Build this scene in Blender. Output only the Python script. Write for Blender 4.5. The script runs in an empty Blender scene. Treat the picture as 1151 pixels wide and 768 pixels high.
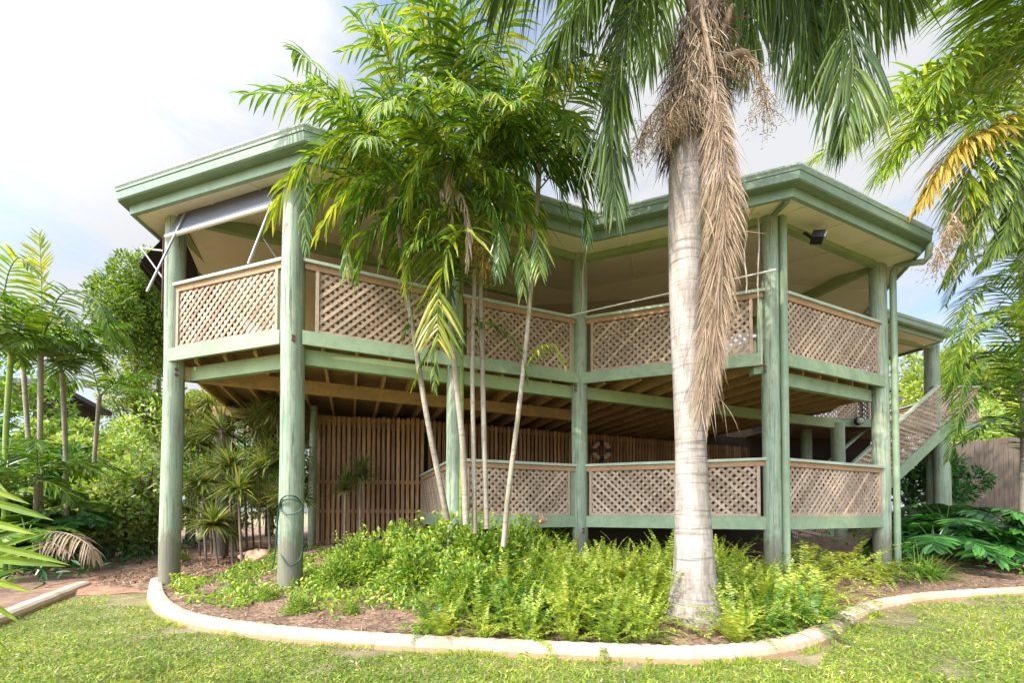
import bpy, math, random
import numpy as np
R = math.radians
rng = np.random.default_rng(7)
random.seed(7)
sc = bpy.context.scene
col = sc.collection

# ---------------------------------------------------------------- camera
F, CX, CY = 450.0, 575.5, 566.5
CAMZ = 1.15
pit, rol = R(1.205), R(0.126)
Dv = np.array([0, math.cos(pit), math.sin(pit)])
U0 = np.array([0, -math.sin(pit), math.cos(pit)])
X0 = np.array([1.0, 0, 0])
Rv = math.cos(rol)*X0 + math.sin(rol)*U0
Uv = -math.sin(rol)*X0 + math.cos(rol)*U0
CAM = np.array([0, 0, CAMZ])

def at(px, py, Y=None, z=None):
    d = Dv + (px-CX)/F*Rv + (CY-py)/F*Uv
    t = Y/d[1] if Y is not None else (z-CAMZ)/d[2]
    return CAM + t*d

cam_d = bpy.data.cameras.new('camera')
cam = bpy.data.objects.new('camera', cam_d)
col.objects.link(cam)
from mathutils import Matrix, Vector
M = Matrix([[Rv[i], Uv[i], -Dv[i], CAM[i]] for i in range(3)] + [[0, 0, 0, 1]])
cam.matrix_world = M
cam_d.sensor_width = 36
cam_d.lens = 36*F/1151
cam_d.shift_x = 0.0
cam_d.shift_y = (CY-384)/1151
cam_d.clip_start = 0.05
cam_d.clip_end = 3000
sc.camera = cam

# ---------------------------------------------------------------- materials
def mat(name):
    m = bpy.data.materials.new(name)
    m.use_nodes = True
    nt = m.node_tree
    return m, nt, nt.nodes['Principled BSDF'], nt.nodes['Material Output']

def N(nt, typ, **kw):
    n = nt.nodes.new(typ)
    for k, v in kw.items():
        if k in n.inputs: n.inputs[k].default_value = v
        else: setattr(n, k, v)
    return n

def ramp(nt, fac, stops):
    r = nt.nodes.new('ShaderNodeValToRGB')
    el = r.color_ramp.elements
    while len(el) < len(stops): el.new(0.5)
    for e, (p, c) in zip(el, stops):
        e.position = p; e.color = (*c, 1)
    nt.links.new(fac, r.inputs[0])
    return r.outputs[0]

def coords(nt, scale=(1, 1, 1), which='Object'):
    tc = nt.nodes.new('ShaderNodeTexCoord')
    mp = nt.nodes.new('ShaderNodeMapping')
    mp.inputs['Scale'].default_value = scale
    nt.links.new(tc.outputs[which], mp.inputs[0])
    return mp.outputs[0]

def noise(nt, vec, scale, detail=6, rough=0.6, dist=0.0):
    n = N(nt, 'ShaderNodeTexNoise', Scale=scale, Detail=detail, Roughness=rough, Distortion=dist)
    nt.links.new(vec, n.inputs['Vector'])
    return n.outputs[0]

def mix(nt, fac, a, b, mode='MIX'):
    m = nt.nodes.new('ShaderNodeMix'); m.data_type = 'RGBA'; m.blend_type = mode
    for sock, v in ((m.inputs[0], fac), (m.inputs[6], a), (m.inputs[7], b)):
        if isinstance(v, (int, float)): sock.default_value = v
        elif isinstance(v, tuple): sock.default_value = (*v, 1)
        else: nt.links.new(v, sock)
    return m.outputs[2]

def bump(nt, bsdf, h, strength=0.3, dist=0.01):
    b = N(nt, 'ShaderNodeBump', Strength=strength, Distance=dist)
    nt.links.new(h, b.inputs['Height']); nt.links.new(b.outputs[0], bsdf.inputs['Normal'])

def painted_wood(name, base, worn, grain=(14, 14, 0.8), wear=0.56, rough=0.62, amt=0.10, streak=None, crack=False, strips=False):
    m, nt, b, o = mat(name)
    v = coords(nt, grain)
    n1 = noise(nt, v, 2.2, 9, 0.68, 0.3)
    n2 = noise(nt, coords(nt), 1.7, 4, 0.6)
    dk = tuple(c*(1-amt*2.2) for c in base); lt = tuple(min(1, c*(1+amt)) for c in base)
    c1 = ramp(nt, n1, [(0.28, dk), (0.5, base), (0.72, lt)])
    w = ramp(nt, noise(nt, v, 3.7, 10, 0.75, 0.6), [(wear, (0, 0, 0)), (wear+0.10, (1, 1, 1))])
    c2 = mix(nt, w, c1, worn)
    sh = ramp(nt, n2, [(0.3, (0.82,)*3), (0.7, (1.1,)*3)])
    c3 = mix(nt, 1.0, c2, sh, 'MULTIPLY')
    hgt = n1
    if strips:
        a = nt.nodes.new('ShaderNodeAttribute'); a.attribute_name = 'tint'
        c3 = mix(nt, 1.0, c3, ramp(nt, a.outputs['Fac'], [(0, (0.66, 0.62, 0.58)), (0.5, (0.95, 0.94, 0.92)), (1, (1.22, 1.22, 1.25))]), 'MULTIPLY')
    if crack:
        ck = noise(nt, coords(nt, (26, 26, 0.55)), 2.0, 4, 0.55, 0.15)
        cm = ramp(nt, ck, [(0.335, (1, 1, 1)), (0.375, (0, 0, 0))])
        c3 = mix(nt, cm, c3, (0.10, 0.115, 0.085))
        mil = ramp(nt, noise(nt, coords(nt, (3, 3, 1.3)), 2.6, 9, 0.72), [(0.52, (0, 0, 0)), (0.66, (0.8,)*3)])
        c3 = mix(nt, mil, c3, (0.20, 0.215, 0.14))
        sx = nt.nodes.new('ShaderNodeSeparateXYZ'); nt.links.new(coords(nt), sx.inputs[0])
        nz = nt.nodes.new('ShaderNodeMath'); nz.operation = 'MULTIPLY_ADD'; nz.inputs[1].default_value = -1.3
        nt.links.new(noise(nt, coords(nt, (5, 5, 1.5)), 3, 6, 0.7), nz.inputs[0]); nt.links.new(sx.outputs[2], nz.inputs[2])
        splash = ramp(nt, nz.outputs[0], [(0.0, (0.75,)*3), (0.28, (0, 0, 0))])
        c3 = mix(nt, splash, c3, (0.17, 0.14, 0.10))
        top = ramp(nt, nz.outputs[0], [(0.0, (0,)*3), (1.0, (0,)*3)])
        hgt = nt.nodes.new('ShaderNodeMath'); hgt.operation = 'SUBTRACT'
        nt.links.new(n1, hgt.inputs[0]); nt.links.new(cm, hgt.inputs[1]); hgt = hgt.outputs[0]
    nt.links.new(c3, b.inputs['Base Color'])
    b.inputs['Roughness'].default_value = rough
    bump(nt, b, hgt, 0.6, 0.008)
    return m

def leaf_mat(name, stops, trans=0.34, rough=0.42, tcol=1.25):
    m, nt, b, o = mat(name)
    a = nt.nodes.new('ShaderNodeAttribute'); a.attribute_name = 'tint'
    g_ = 1.0 if 'fibre' in name or 'dead' in name or 'chip' in name or 'yellow' in name else (1.12 if 'queen' in name or 'dark' in name else (1.16 if 'fern' in name else 1.04 if 'lawn' in name else (1.12 if 'cover' in name else 1.22)))
    stops = [(p_, (min(.62, c_[0]*g_*((1.12 if any(k_ in name for k_ in ('fern', 'cover', 'lawn')) else 1.06) if g_ > 1 else 1)), min(.62, c_[1]*g_), c_[2]*g_)) for p_, c_ in stops]
    c = ramp(nt, a.outputs['Fac'], stops)
    n = noise(nt, coords(nt), 9.0, 3)
    c = mix(nt, 1.0, c, ramp(nt, n, [(0.3, (0.8, 0.82, 0.8)), (0.7, (1.12, 1.1, 1.05))]), 'MULTIPLY')
    nt.links.new(c, b.inputs['Base Color'])
    b.inputs['Roughness'].default_value = rough
    t = nt.nodes.new('ShaderNodeBsdfTranslucent')
    tc = mix(nt, 1.0, c, (1.12*tcol, 1.12*tcol, 0.45), 'MULTIPLY')
    nt.links.new(tc, t.inputs['Color'])
    mx = nt.nodes.new('ShaderNodeMixShader'); mx.inputs[0].default_value = trans
    nt.links.new(b.outputs[0], mx.inputs[1]); nt.links.new(t.outputs[0], mx.inputs[2])
    nt.links.new(mx.outputs[0], o.inputs[0])
    return m

def simple(name, base, rough=0.6, nscale=6, amt=0.12, metal=0.0, bstr=0.15):
    m, nt, b, o = mat(name)
    n = noise(nt, coords(nt), nscale, 8, 0.65)
    c = ramp(nt, n, [(0.3, tuple(x*(1-amt) for x in base)), (0.7, tuple(min(1, x*(1+amt)) for x in base))])
    nt.links.new(c, b.inputs['Base Color']); b.inputs['Roughness'].default_value = rough
    b.inputs['Metallic'].default_value = metal
    bump(nt, b, n, bstr, 0.004)
    return m

MT = {}
MT['post'] = painted_wood('post_paint', (0.265, 0.355, 0.245), (0.42, 0.42, 0.31), (13, 13, 0.5), 0.50, amt=0.27, crack=True)
MT['beam'] = painted_wood('beam_paint', (0.265, 0.355, 0.215), (0.34, 0.37, 0.26), (4, 4, 4), 0.58, amt=0.10)
MT['olive'] = painted_wood('bearer_paint', (0.26, 0.34, 0.15), (0.32, 0.36, 0.20), (3, 3, 3), 0.68, amt=0.06)
MT['cap'] = painted_wood('cap_paint', (0.40, 0.48, 0.38), (0.50, 0.47, 0.40), (4, 4, 4), 0.56, amt=0.08)
MT['lattice'] = painted_wood('lattice_timber', (0.44, 0.325, 0.235), (0.56, 0.50, 0.44), (9, 9, 9), 0.55, 0.75, amt=0.18, strips=True)
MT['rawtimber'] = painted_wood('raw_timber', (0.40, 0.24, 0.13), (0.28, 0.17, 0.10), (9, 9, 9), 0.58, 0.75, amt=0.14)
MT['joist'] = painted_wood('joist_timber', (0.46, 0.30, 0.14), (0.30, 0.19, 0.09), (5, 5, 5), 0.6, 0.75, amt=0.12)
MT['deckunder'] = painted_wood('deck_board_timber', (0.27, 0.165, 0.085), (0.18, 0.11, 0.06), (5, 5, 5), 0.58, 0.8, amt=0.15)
MT['gutter'] = simple('gutter_paint', (0.15, 0.215, 0.13), 0.4, 5, 0.12)
MT['fascia'] = simple('fascia_paint', (0.205, 0.29, 0.175), 0.5, 5, 0.14)
MT['soffit'] = simple('soffit_paint', (0.85, 0.80, 0.60), 0.7, 2.5, 0.05, bstr=0.05)
MT['pipe'] = simple('downpipe_paint', (0.245, 0.325, 0.205), 0.45, 4, 0.14)
MT['steel'] = simple('grey_steel', (0.42, 0.41, 0.40), 0.35, 20, 0.1, 0.7)
MT['white'] = simple('white_paint', (0.74, 0.73, 0.70), 0.5, 10, 0.06)
MT['greycanvas'] = simple('grey_canvas', (0.105, 0.112, 0.13), 0.8, 60, 0.08)
MT['blackcanvas'] = simple('black_canvas', (0.012, 0.012, 0.012), 0.8, 60, 0.2)
MT['rust'] = simple('rusty_bolt', (0.12, 0.045, 0.03), 0.8, 30, 0.3)
MT['black'] = simple('black_plastic', (0.018, 0.018, 0.018), 0.5, 20, 0.2)
MT['hose'] = simple('hose_rubber', (0.015, 0.06, 0.045), 0.4, 20, 0.1)
MT['wallcream'] = simple('wall_render', (0.34, 0.29, 0.21), 0.8, 3, 0.1)
MT['wallbrown'] = simple('dark_boards', (0.05, 0.032, 0.022), 0.8, 3, 0.2)  # dark base; on the added backing walls it stands in for shade
MT['rope'] = simple('rope_fibre', (0.55, 0.50, 0.42), 0.9, 60, 0.2)
MT['lamp'] = simple('woven_lamp', (0.36, 0.31, 0.22), 0.8, 50, 0.2)
MT['terracotta'] = simple('terracotta_clay', (0.45, 0.13, 0.05), 0.8, 12, 0.2)
MT['roof'] = simple('roof_coating', (0.30, 0.36, 0.29), 0.7, 30, 0.35)
MT['darkroof'] = simple('dark_roof', (0.04, 0.04, 0.045), 0.6, 5, 0.2)
MT['rock'] = simple('sandstone', (0.42, 0.27, 0.18), 0.9, 4, 0.3, bstr=0.8)
MT['fence'] = painted_wood('fence_paling', (0.135, 0.105, 0.08), (0.20, 0.165, 0.13), (12, 12, 1), 0.55, 0.85, amt=0.2)
MT['flower'] = simple('pink_bract', (0.55, 0.22, 0.19), 0.5, 10, 0.2)
MT['petal'] = simple('white_petal', (0.75, 0.75, 0.62), 0.6, 10, 0.1)
MT['glass'] = simple('lens_glass', (0.35, 0.36, 0.30), 0.12, 4, 0.05)
MT['bowl'] = simple('glazed_green', (0.22, 0.42, 0.33), 0.25, 8, 0.1)
MT['orange_ring'] = simple('ring_orange', (0.5, 0.32, 0.2), 0.6, 8, 0.1)

def slat_mat():
    m, nt, b, o = mat('slat_timber')
    v = coords(nt, (8, 8, 0.9))
    n1 = noise(nt, v, 3, 9, 0.7, 0.4)
    c1 = ramp(nt, n1, [(0.3, (0.16, 0.085, 0.04)), (0.5, (0.34, 0.195, 0.095)), (0.72, (0.46, 0.30, 0.18))])
    a = nt.nodes.new('ShaderNodeAttribute'); a.attribute_name = 'tint'
    c2 = mix(nt, 1.0, c1, ramp(nt, a.outputs['Fac'], [(0, (0.62, 0.58, 0.55)), (1, (1.2, 1.2, 1.25))]), 'MULTIPLY')
    nt.links.new(c2, b.inputs['Base Color']); b.inputs['Roughness'].default_value = 0.8
    bump(nt, b, n1, 0.4, 0.005)
    return m
MT['slat'] = slat_mat()

def trunk_mat(name, light, dark, ring=9.0, stain=(0.20, 0.17, 0.14), rs=0.55, bs=0.45):
    m, nt, b, o = mat(name)
    # leaf scars: thin stretched bands of noise, broken up
    band = noise(nt, coords(nt, (0.9, 0.9, ring*4.2)), 1.6, 5, 0.6, 0.5)
    n = noise(nt, coords(nt, (7, 7, 1.0)), 2.0, 9, 0.72, 0.5)
    n2 = noise(nt, coords(nt, (2.2, 2.2, 0.55)), 2.0, 7, 0.68, 0.3)
    n3 = noise(nt, coords(nt), 22, 7, 0.75)
    n4 = noise(nt, coords(nt), 1.6, 4, 0.6)
    c = ramp(nt, n, [(0.3, dark), (0.5, light), (0.75, tuple(min(1, x*1.18) for x in light))])
    c = mix(nt, ramp(nt, n2, [(0.44, (0, 0, 0)), (0.60, (0.85,)*3)]), c, stain)
    c = mix(nt, ramp(nt, n3, [(0.58, (0, 0, 0)), (0.70, (0.6,)*3)]), c, tuple(min(1, x*1.15) for x in light))
    bm = ramp(nt, band, [(0.36, (1, 1, 1)), (0.46, (0, 0, 0))])
    bk = nt.nodes.new('ShaderNodeMath'); bk.operation = 'MULTIPLY'
    nt.links.new(bm, bk.inputs[0]); nt.links.new(ramp(nt, n4, [(0.35, (0.15,)*3), (0.65, (rs*1.6,)*3)]), bk.inputs[1])
    c = mix(nt, bk.outputs[0], c, tuple(x*0.6 for x in dark))
    nt.links.new(c, b.inputs['Base Color']); b.inputs['Roughness'].default_value = 0.85
    add = nt.nodes.new('ShaderNodeMath'); add.operation = 'ADD'
    nt.links.new(band, add.inputs[0]); nt.links.new(n3, add.inputs[1])
    bump(nt, b, add.outputs[0], bs, 0.012)
    return m
MT['trunk'] = trunk_mat('palm_bark', (0.40, 0.36, 0.32), (0.20, 0.165, 0.135), 5.0, (0.19, 0.15, 0.115), 0.6, 0.55)
MT['cane'] = trunk_mat('slender_palm_bark', (0.37, 0.32, 0.25), (0.20, 0.16, 0.115), 5.0, (0.22, 0.19, 0.125), 0.5, 0.3)
MT['greencane'] = trunk_mat('green_cane', (0.26, 0.36, 0.07), (0.16, 0.22, 0.05), 4.0, (0.22, 0.30, 0.10))
MT['bark'] = trunk_mat('bark', (0.22, 0.17, 0.12), (0.10, 0.075, 0.05), 2.0)
MT['fibre'] = leaf_mat('dry_fibre', [(0, (0.13, 0.085, 0.05)), (0.5, (0.30, 0.215, 0.14)), (1, (0.50, 0.39, 0.28))], 0.12, 0.85, 0.9)
MT['deadleaf'] = leaf_mat('dead_leaf', [(0, (0.17, 0.11, 0.07)), (0.5, (0.38, 0.27, 0.185)), (1, (0.58, 0.46, 0.36))], 0.18, 0.8, 0.9)
MT['panicle'] = leaf_mat('orange_panicle', [(0, (0.28, 0.18, 0.03)), (0.5, (0.50, 0.33, 0.07)), (1, (0.62, 0.48, 0.14))], 0.2, 0.6, 0.9)
MT['seed'] = leaf_mat('green_seed_strands', [(0, (0.10, 0.12, 0.03)), (0.5, (0.20, 0.22, 0.06)), (1, (0.32, 0.32, 0.10))], 0.2, 0.6, 0.9)
G0 = [(0, (0.022, 0.055, 0.012)), (0.3, (0.055, 0.13, 0.018)), (0.6, (0.14, 0.235, 0.025)), (0.85, (0.29, 0.35, 0.05)), (1, (0.48, 0.43, 0.09))]
MT['palmleaf'] = leaf_mat('palm_leaf', G0, 0.36, 0.36)
MT['queenleaf'] = leaf_mat('queen_palm_leaf', [(0, (0.03, 0.06, 0.018)), (0.4, (0.075, 0.14, 0.028)), (0.75, (0.18, 0.25, 0.04)), (1, (0.40, 0.38, 0.10))], 0.36, 0.40)
MT['limeleaf'] = leaf_mat('lime_palm_leaf', [(0, (0.05, 0.11, 0.015)), (0.4, (0.15, 0.25, 0.02)), (0.75, (0.30, 0.37, 0.035)), (1, (0.55, 0.46, 0.06))], 0.36, 0.4)
MT['yellowleaf'] = leaf_mat('yellow_palm_leaf', [(0, (0.22, 0.22, 0.03)), (0.4, (0.48, 0.33, 0.04)), (0.8, (0.58, 0.40, 0.08)), (1, (0.62, 0.52, 0.22))], 0.3, 0.5, 0.95)
MT['fern'] = leaf_mat('fern_leaf', [(0, (0.05, 0.11, 0.014)), (0.4, (0.15, 0.26, 0.025)), (0.75, (0.31, 0.40, 0.05)), (1, (0.52, 0.50, 0.10))], 0.36, 0.5)
MT['cover'] = leaf_mat('cover_leaf', [(0, (0.05, 0.13, 0.018)), (0.45, (0.15, 0.30, 0.035)), (0.8, (0.30, 0.44, 0.06)), (1, (0.50, 0.52, 0.12))], 0.34, 0.45)
MT['shrub'] = leaf_mat('shrub_leaf', [(0, (0.035, 0.10, 0.014)), (0.5, (0.12, 0.25, 0.03)), (0.85, (0.26, 0.40, 0.06)), (1, (0.42, 0.50, 0.12))], 0.34, 0.42)
MT['tree'] = leaf_mat('tree_leaf', [(0, (0.045, 0.10, 0.02)), (0.5, (0.15, 0.24, 0.035)), (1, (0.34, 0.40, 0.06))], 0.34, 0.45)
MT['pale'] = leaf_mat('pale_shrub_leaf', [(0, (0.08, 0.16, 0.03)), (0.4, (0.22, 0.36, 0.08)), (0.8, (0.40, 0.48, 0.16)), (1, (0.64, 0.66, 0.42))], 0.34, 0.42)
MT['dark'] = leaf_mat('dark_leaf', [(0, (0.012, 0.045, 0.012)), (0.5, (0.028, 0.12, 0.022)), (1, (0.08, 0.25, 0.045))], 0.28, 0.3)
MT['dracaena'] = leaf_mat('dracaena_leaf', [(0, (0.04, 0.09, 0.02)), (0.5, (0.13, 0.19, 0.05)), (0.85, (0.28, 0.30, 0.10)), (1, (0.46, 0.40, 0.20))], 0.28, 0.42)
MT['grass'] = leaf_mat('lawn_blade', [(0, (0.07, 0.15, 0.02)), (0.4, (0.17, 0.30, 0.03)), (0.75, (0.33, 0.44, 0.05)), (0.9, (0.46, 0.50, 0.10)), (1, (0.52, 0.42, 0.22))], 0.30, 0.5)
MT['mulchchip'] = leaf_mat('mulch_chip', [(0, (0.07, 0.04, 0.025)), (0.5, (0.22, 0.13, 0.085)), (0.85, (0.38, 0.25, 0.17)), (1, (0.55, 0.42, 0.30))], 0.05, 0.9, 0.8)

def ground_mat(name, stops, scale=5, fine=60, b=0.6):
    m, nt, bs, o = mat(name)
    v = coords(nt)
    n1 = noise(nt, v, scale, 8, 0.65); n2 = noise(nt, v, fine, 8, 0.75)
    ad = nt.nodes.new('ShaderNodeMath'); ad.operation = 'MULTIPLY_ADD'
    nt.links.new(n1, ad.inputs[0]); ad.inputs[1].default_value = 0.5
    h = nt.nodes.new('ShaderNodeMath'); h.operation = 'MULTIPLY'; h.inputs[1].default_value = 0.5
    nt.links.new(n2, h.inputs[0]); nt.links.new(h.outputs[0], ad.inputs[2])
    c = ramp(nt, ad.outputs[0], stops)
    nt.links.new(c, bs.inputs['Base Color']); bs.inputs['Roughness'].default_value = 0.95
    bump(nt, bs, n2, b, 0.02)
    return m
MT['mulch'] = ground_mat('mulch', [(0.32, (0.06, 0.035, 0.022)), (0.46, (0.19, 0.115, 0.075)), (0.56, (0.31, 0.20, 0.135)), (0.68, (0.46, 0.32, 0.23))])
MT['pathmulch'] = ground_mat('path_litter', [(0.32, (0.10, 0.05, 0.03)), (0.46, (0.28, 0.145, 0.085)), (0.56, (0.42, 0.24, 0.15)), (0.68, (0.60, 0.42, 0.30))])
MT['soil'] = ground_mat('lawn_soil', [(0.36, (0.10, 0.08, 0.035)), (0.47, (0.23, 0.20, 0.09)), (0.55, (0.36, 0.29, 0.17)), (0.64, (0.52, 0.42, 0.28))], 3.0, 110, 1.0)
def curb_mat():
    m, nt, b, o = mat('curb_concrete')
    n1 = noise(nt, coords(nt), 3.0, 8, 0.65); n2 = noise(nt, coords(nt), 70, 6, 0.7); n3 = noise(nt, coords(nt), 9, 5, 0.6)
    c = ramp(nt, n2, [(0.3, (0.43, 0.36, 0.28)), (0.7, (0.58, 0.50, 0.41))])
    c = mix(nt, ramp(nt, n1, [(0.44, (0, 0, 0)), (0.62, (0.85,)*3)]), c, (0.40, 0.28, 0.17))
    c = mix(nt, ramp(nt, noise(nt, coords(nt), 6.5, 8, 0.75), [(0.54, (0, 0, 0)), (0.68, (0.7,)*3)]), c, (0.26, 0.22, 0.15))
    geo = nt.nodes.new('ShaderNodeAttribute'); geo.attribute_name = 'tint'
    c = mix(nt, geo.outputs['Fac'], c, (0.42, 0.25, 0.13))
    nt.links.new(c, b.inputs['Base Color']); b.inputs['Roughness'].default_value = 0.9
    bump(nt, b, n3, 0.3, 0.01)
    return m
MT['curb'] = curb_mat()

# ---------------------------------------------------------------- mesh builder
class MB:
    def __init__(s):
        s.v = []; s.f = []; s.t = []; s.n = 0
    def add(s, verts, faces, tint=0.5):
        verts = np.asarray(verts, float).reshape(-1, 3)
        faces = np.asarray(faces, int)
        s.v.append(verts); s.f.append(faces + s.n); s.n += len(verts)
        s.t.append(np.broadcast_to(np.asarray(tint, float), (len(faces),)).copy())
    def box(s, a, u, n, s0, s1, n0, n1, z0, z1, tint=0.5):
        """box along unit plan vector u from point a, n = outward plan normal"""
        a = np.array([a[0], a[1], 0.0]); u = np.array([u[0], u[1], 0]); n = np.array([n[0], n[1], 0])
        vs = [a+u*ss+n*nn+np.array([0, 0, zz]) for zz in (z0, z1) for ss, nn in ((s0, n0), (s1, n0), (s1, n1), (s0, n1))]
        s.add(vs, [[0, 3, 2, 1], [4, 5, 6, 7], [0, 1, 5, 4], [1, 2, 6, 5], [2, 3, 7, 6], [3, 0, 4, 7]], tint)
    def beam(s, p, q, w, h, tint=0.5):
        """square bar between 3D points"""
        p = np.array(p, float); q = np.array(q, float)
        d = q-p; d /= np.linalg.norm(d)
        up = np.array([0, 0, 1.0]) if abs(d[2]) < .95 else np.array([0, 1.0, 0])
        sd = np.cross(d, up); sd /= np.linalg.norm(sd); up = np.cross(sd, d)
        vs = [c+sd*a*w/2+up*b*h/2 for c in (p, q) for a, b in ((-1, -1), (1, -1), (1, 1), (-1, 1))]
        s.add(vs, [[0, 1, 2, 3], [7, 6, 5, 4], [0, 4, 5, 1], [1, 5, 6, 2], [2, 6, 7, 3], [3, 7, 4, 0]], tint)
    def tube(s, pts, rad, seg=8, tint=0.5, caps=True):
        pts = np.asarray(pts, float); n = len(pts)
        rad = np.broadcast_to(np.asarray(rad, float), (n,))
        tg = np.gradient(pts, axis=0); tg /= np.linalg.norm(tg, axis=1)[:, None]+1e-12
        ref = np.array([0, 1.0, 0]) if abs(tg[0][1]) < .9 else np.array([1.0, 0, 0])
        vs = []
        sd = np.cross(tg[0], ref); sd /= np.linalg.norm(sd)
        for i in range(n):
            sd = sd - tg[i]*np.dot(sd, tg[i]); sd /= np.linalg.norm(sd)
            bn = np.cross(tg[i], sd)
            a = np.arange(seg)*2*np.pi/seg
            vs.append(pts[i]+rad[i]*(np.cos(a)[:, None]*sd+np.sin(a)[:, None]*bn))
        fs = []
        for i in range(n-1):
            for k in range(seg):
                fs.append([i*seg+k, i*seg+(k+1) % seg, (i+1)*seg+(k+1) % seg, (i+1)*seg+k])
        vs = np.concatenate(vs)
        s.add(vs, fs, tint)
        if caps and rad[-1] > 1e-4:
            for i, o in ((0, 1), (n-1, -1)):
                ring = vs[i*seg:(i+1)*seg]; c = ring.mean(0)
                s.add(np.vstack([ring, c]), [[k, (k+1) % seg, seg, seg] if o < 0 else [(k+1) % seg, k, seg, seg] for k in range(seg)], tint)
    def lathe(s, base, prof, seg=24, axis='z', tint=0.5):
        base = np.array(base, float); vs = []
        a = np.arange(seg)*2*np.pi/seg
        for r, z in prof:
            vs.append(base+np.stack([r*np.cos(a), r*np.sin(a), np.full(seg, z)], 1))
        fs = [[i*seg+k, i*seg+(k+1) % seg, (i+1)*seg+(k+1) % seg, (i+1)*seg+k] for i in range(len(prof)-1) for k in range(seg)]
        s.add(np.concatenate(vs), fs, tint)
    def prism(s, poly, a, u, n, n0, n1, tint=0.5):
        """2D convex polygon (s,z) in the vertical plane through a along u, extruded between offsets"""
        k = len(poly)
        if k < 3: return
        a = np.array([a[0], a[1], 0.0]); u = np.array([u[0], u[1], 0]); n = np.array([n[0], n[1], 0])
        vs = [a+u*p[0]+n*o+np.array([0, 0, p[1]]) for o in (n0, n1) for p in poly]
        for i in range(k):
            j = (i+1) % k
            s.add([vs[i], vs[j], vs[k+j], vs[k+i]], [[0, 1, 2, 3]], tint)
        for o in (0, k):
            for i in range(1, k-1):
                s.add([vs[o], vs[o+i], vs[o+i+1]], [[0, 1, 2, 2]], tint)
    def strips(s, P, D, S, L, W, droop=0.0, K=3, prof=None, fold=0.0, tint=0.5, twist=None):
        """many tapered leaf strips at once. P base, D dir, S side vector (n,3)"""
        n = len(P)
        if n == 0: return
        P = np.asarray(P, float); D = np.asarray(D, float).copy(); S = np.asarray(S, float)
        L = np.broadcast_to(np.asarray(L, float), (n,)); W = np.broadcast_to(np.asarray(W, float), (n,))
        droop = np.broadcast_to(np.asarray(droop, float), (n,))
        if prof is None: prof = [0.45, 1.0, 0.75, 0.04] if K == 3 else ([0.5, 1.0, 0.05] if K == 2 else list(np.sin(np.linspace(0.25, np.pi-0.02, K+1))))
        D /= np.linalg.norm(D, axis=1)[:, None]+1e-12
        pos = P.copy(); rows = []
        m = 3 if fold else 2
        for k in range(K+1):
            w = (W*prof[k]/2)[:, None]
            if fold:
                nr = np.cross(S, D)
                rows += [pos-S*w, pos-nr*w*fold, pos+S*w]
            else:
                rows += [pos-S*w, pos+S*w]
            D = D + np.array([0, 0, -1.0])*(droop/K)[:, None]
            D /= np.linalg.norm(D, axis=1)[:, None]+1e-12
            pos = pos + D*(L/K)[:, None]
        V = np.stack(rows, 1).reshape(-1, 3)          # n, m*(K+1), 3
        tot = m*(K+1); fs = []
        for k in range(K):
            for j in range(m-1):
                fs.append([k*m+j, k*m+j+1, (k+1)*m+j+1, (k+1)*m+j])
        fs = np.array(fs)
        FF = (fs[None]+(np.arange(n)*tot)[:, None, None]).reshape(-1, 4)
        T = np.repeat(np.broadcast_to(np.asarray(tint, float), (n,)), len(fs))
        s.add(V, FF, T)
    def build(s, name, material, parent=None, smooth=False, loc=None):
        V = np.concatenate(s.v); Fc = np.concatenate(s.f); T = np.concatenate(s.t)
        if loc is not None: V = V-np.asarray(loc)
        me = bpy.data.meshes.new(name)
        tri = Fc[:, 2] == Fc[:, 3]
        cnt = np.where(tri, 3, 4)
        st = np.concatenate([[0], np.cumsum(cnt)[:-1]])
        keep = np.ones(Fc.shape, bool); keep[tri, 3] = False
        me.vertices.add(len(V)); me.vertices.foreach_set('co', V.ravel())
        lp = Fc[keep]
        me.loops.add(len(lp)); me.loops.foreach_set('vertex_index', lp.astype(np.int32))
        me.polygons.add(len(Fc)); me.polygons.foreach_set('loop_start', st.astype(np.int32))
        me.update(calc_edges=True)
        a = me.attributes.new('tint', 'FLOAT', 'FACE'); a.data.foreach_set('value', T.astype(np.float32))
        me.polygons.foreach_set('use_smooth', np.full(len(Fc), bool(smooth)))
        me.materials.append(MT[material])
        me.validate()
        o = bpy.data.objects.new(name, me); col.objects.link(o)
        if loc is not None and parent is None: o.location = loc
        if parent is not None:
            o.parent = parent
            if parent.type == 'EMPTY':
                pl = Vector(parent.location)
                o.location = (Vector(loc)-pl) if loc is not None else -pl
            else:
                o.location = (0, 0, 0)
        return o

def tag(o, label=None, cat=None, group=None, kind=None):
    if label: o['label'] = label
    if cat: o['category'] = cat
    if group: o['group'] = group
    if kind: o['kind'] = kind
    return o
def empty(name, loc, label, cat, group=None):
    e = bpy.data.objects.new(name, None); col.objects.link(e)
    e.location = loc; e.empty_display_size = .1
    return tag(e, label, cat, group)
def dup(o, loc, rz=0, scale=1.0, label=None, parent=None):
    c = o.copy(); col.objects.link(c)
    if parent is not None: c.parent = parent
    else:
        c.location = loc; c.rotation_euler = (0, 0, rz); c.scale = (scale,)*3
    if label: c['label'] = label
    for ch in list(o.children): dup(ch, None, parent=c)
    return c
def unit(v):
    v = np.asarray(v, float); return v/(np.linalg.norm(v)+1e-12)

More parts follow.
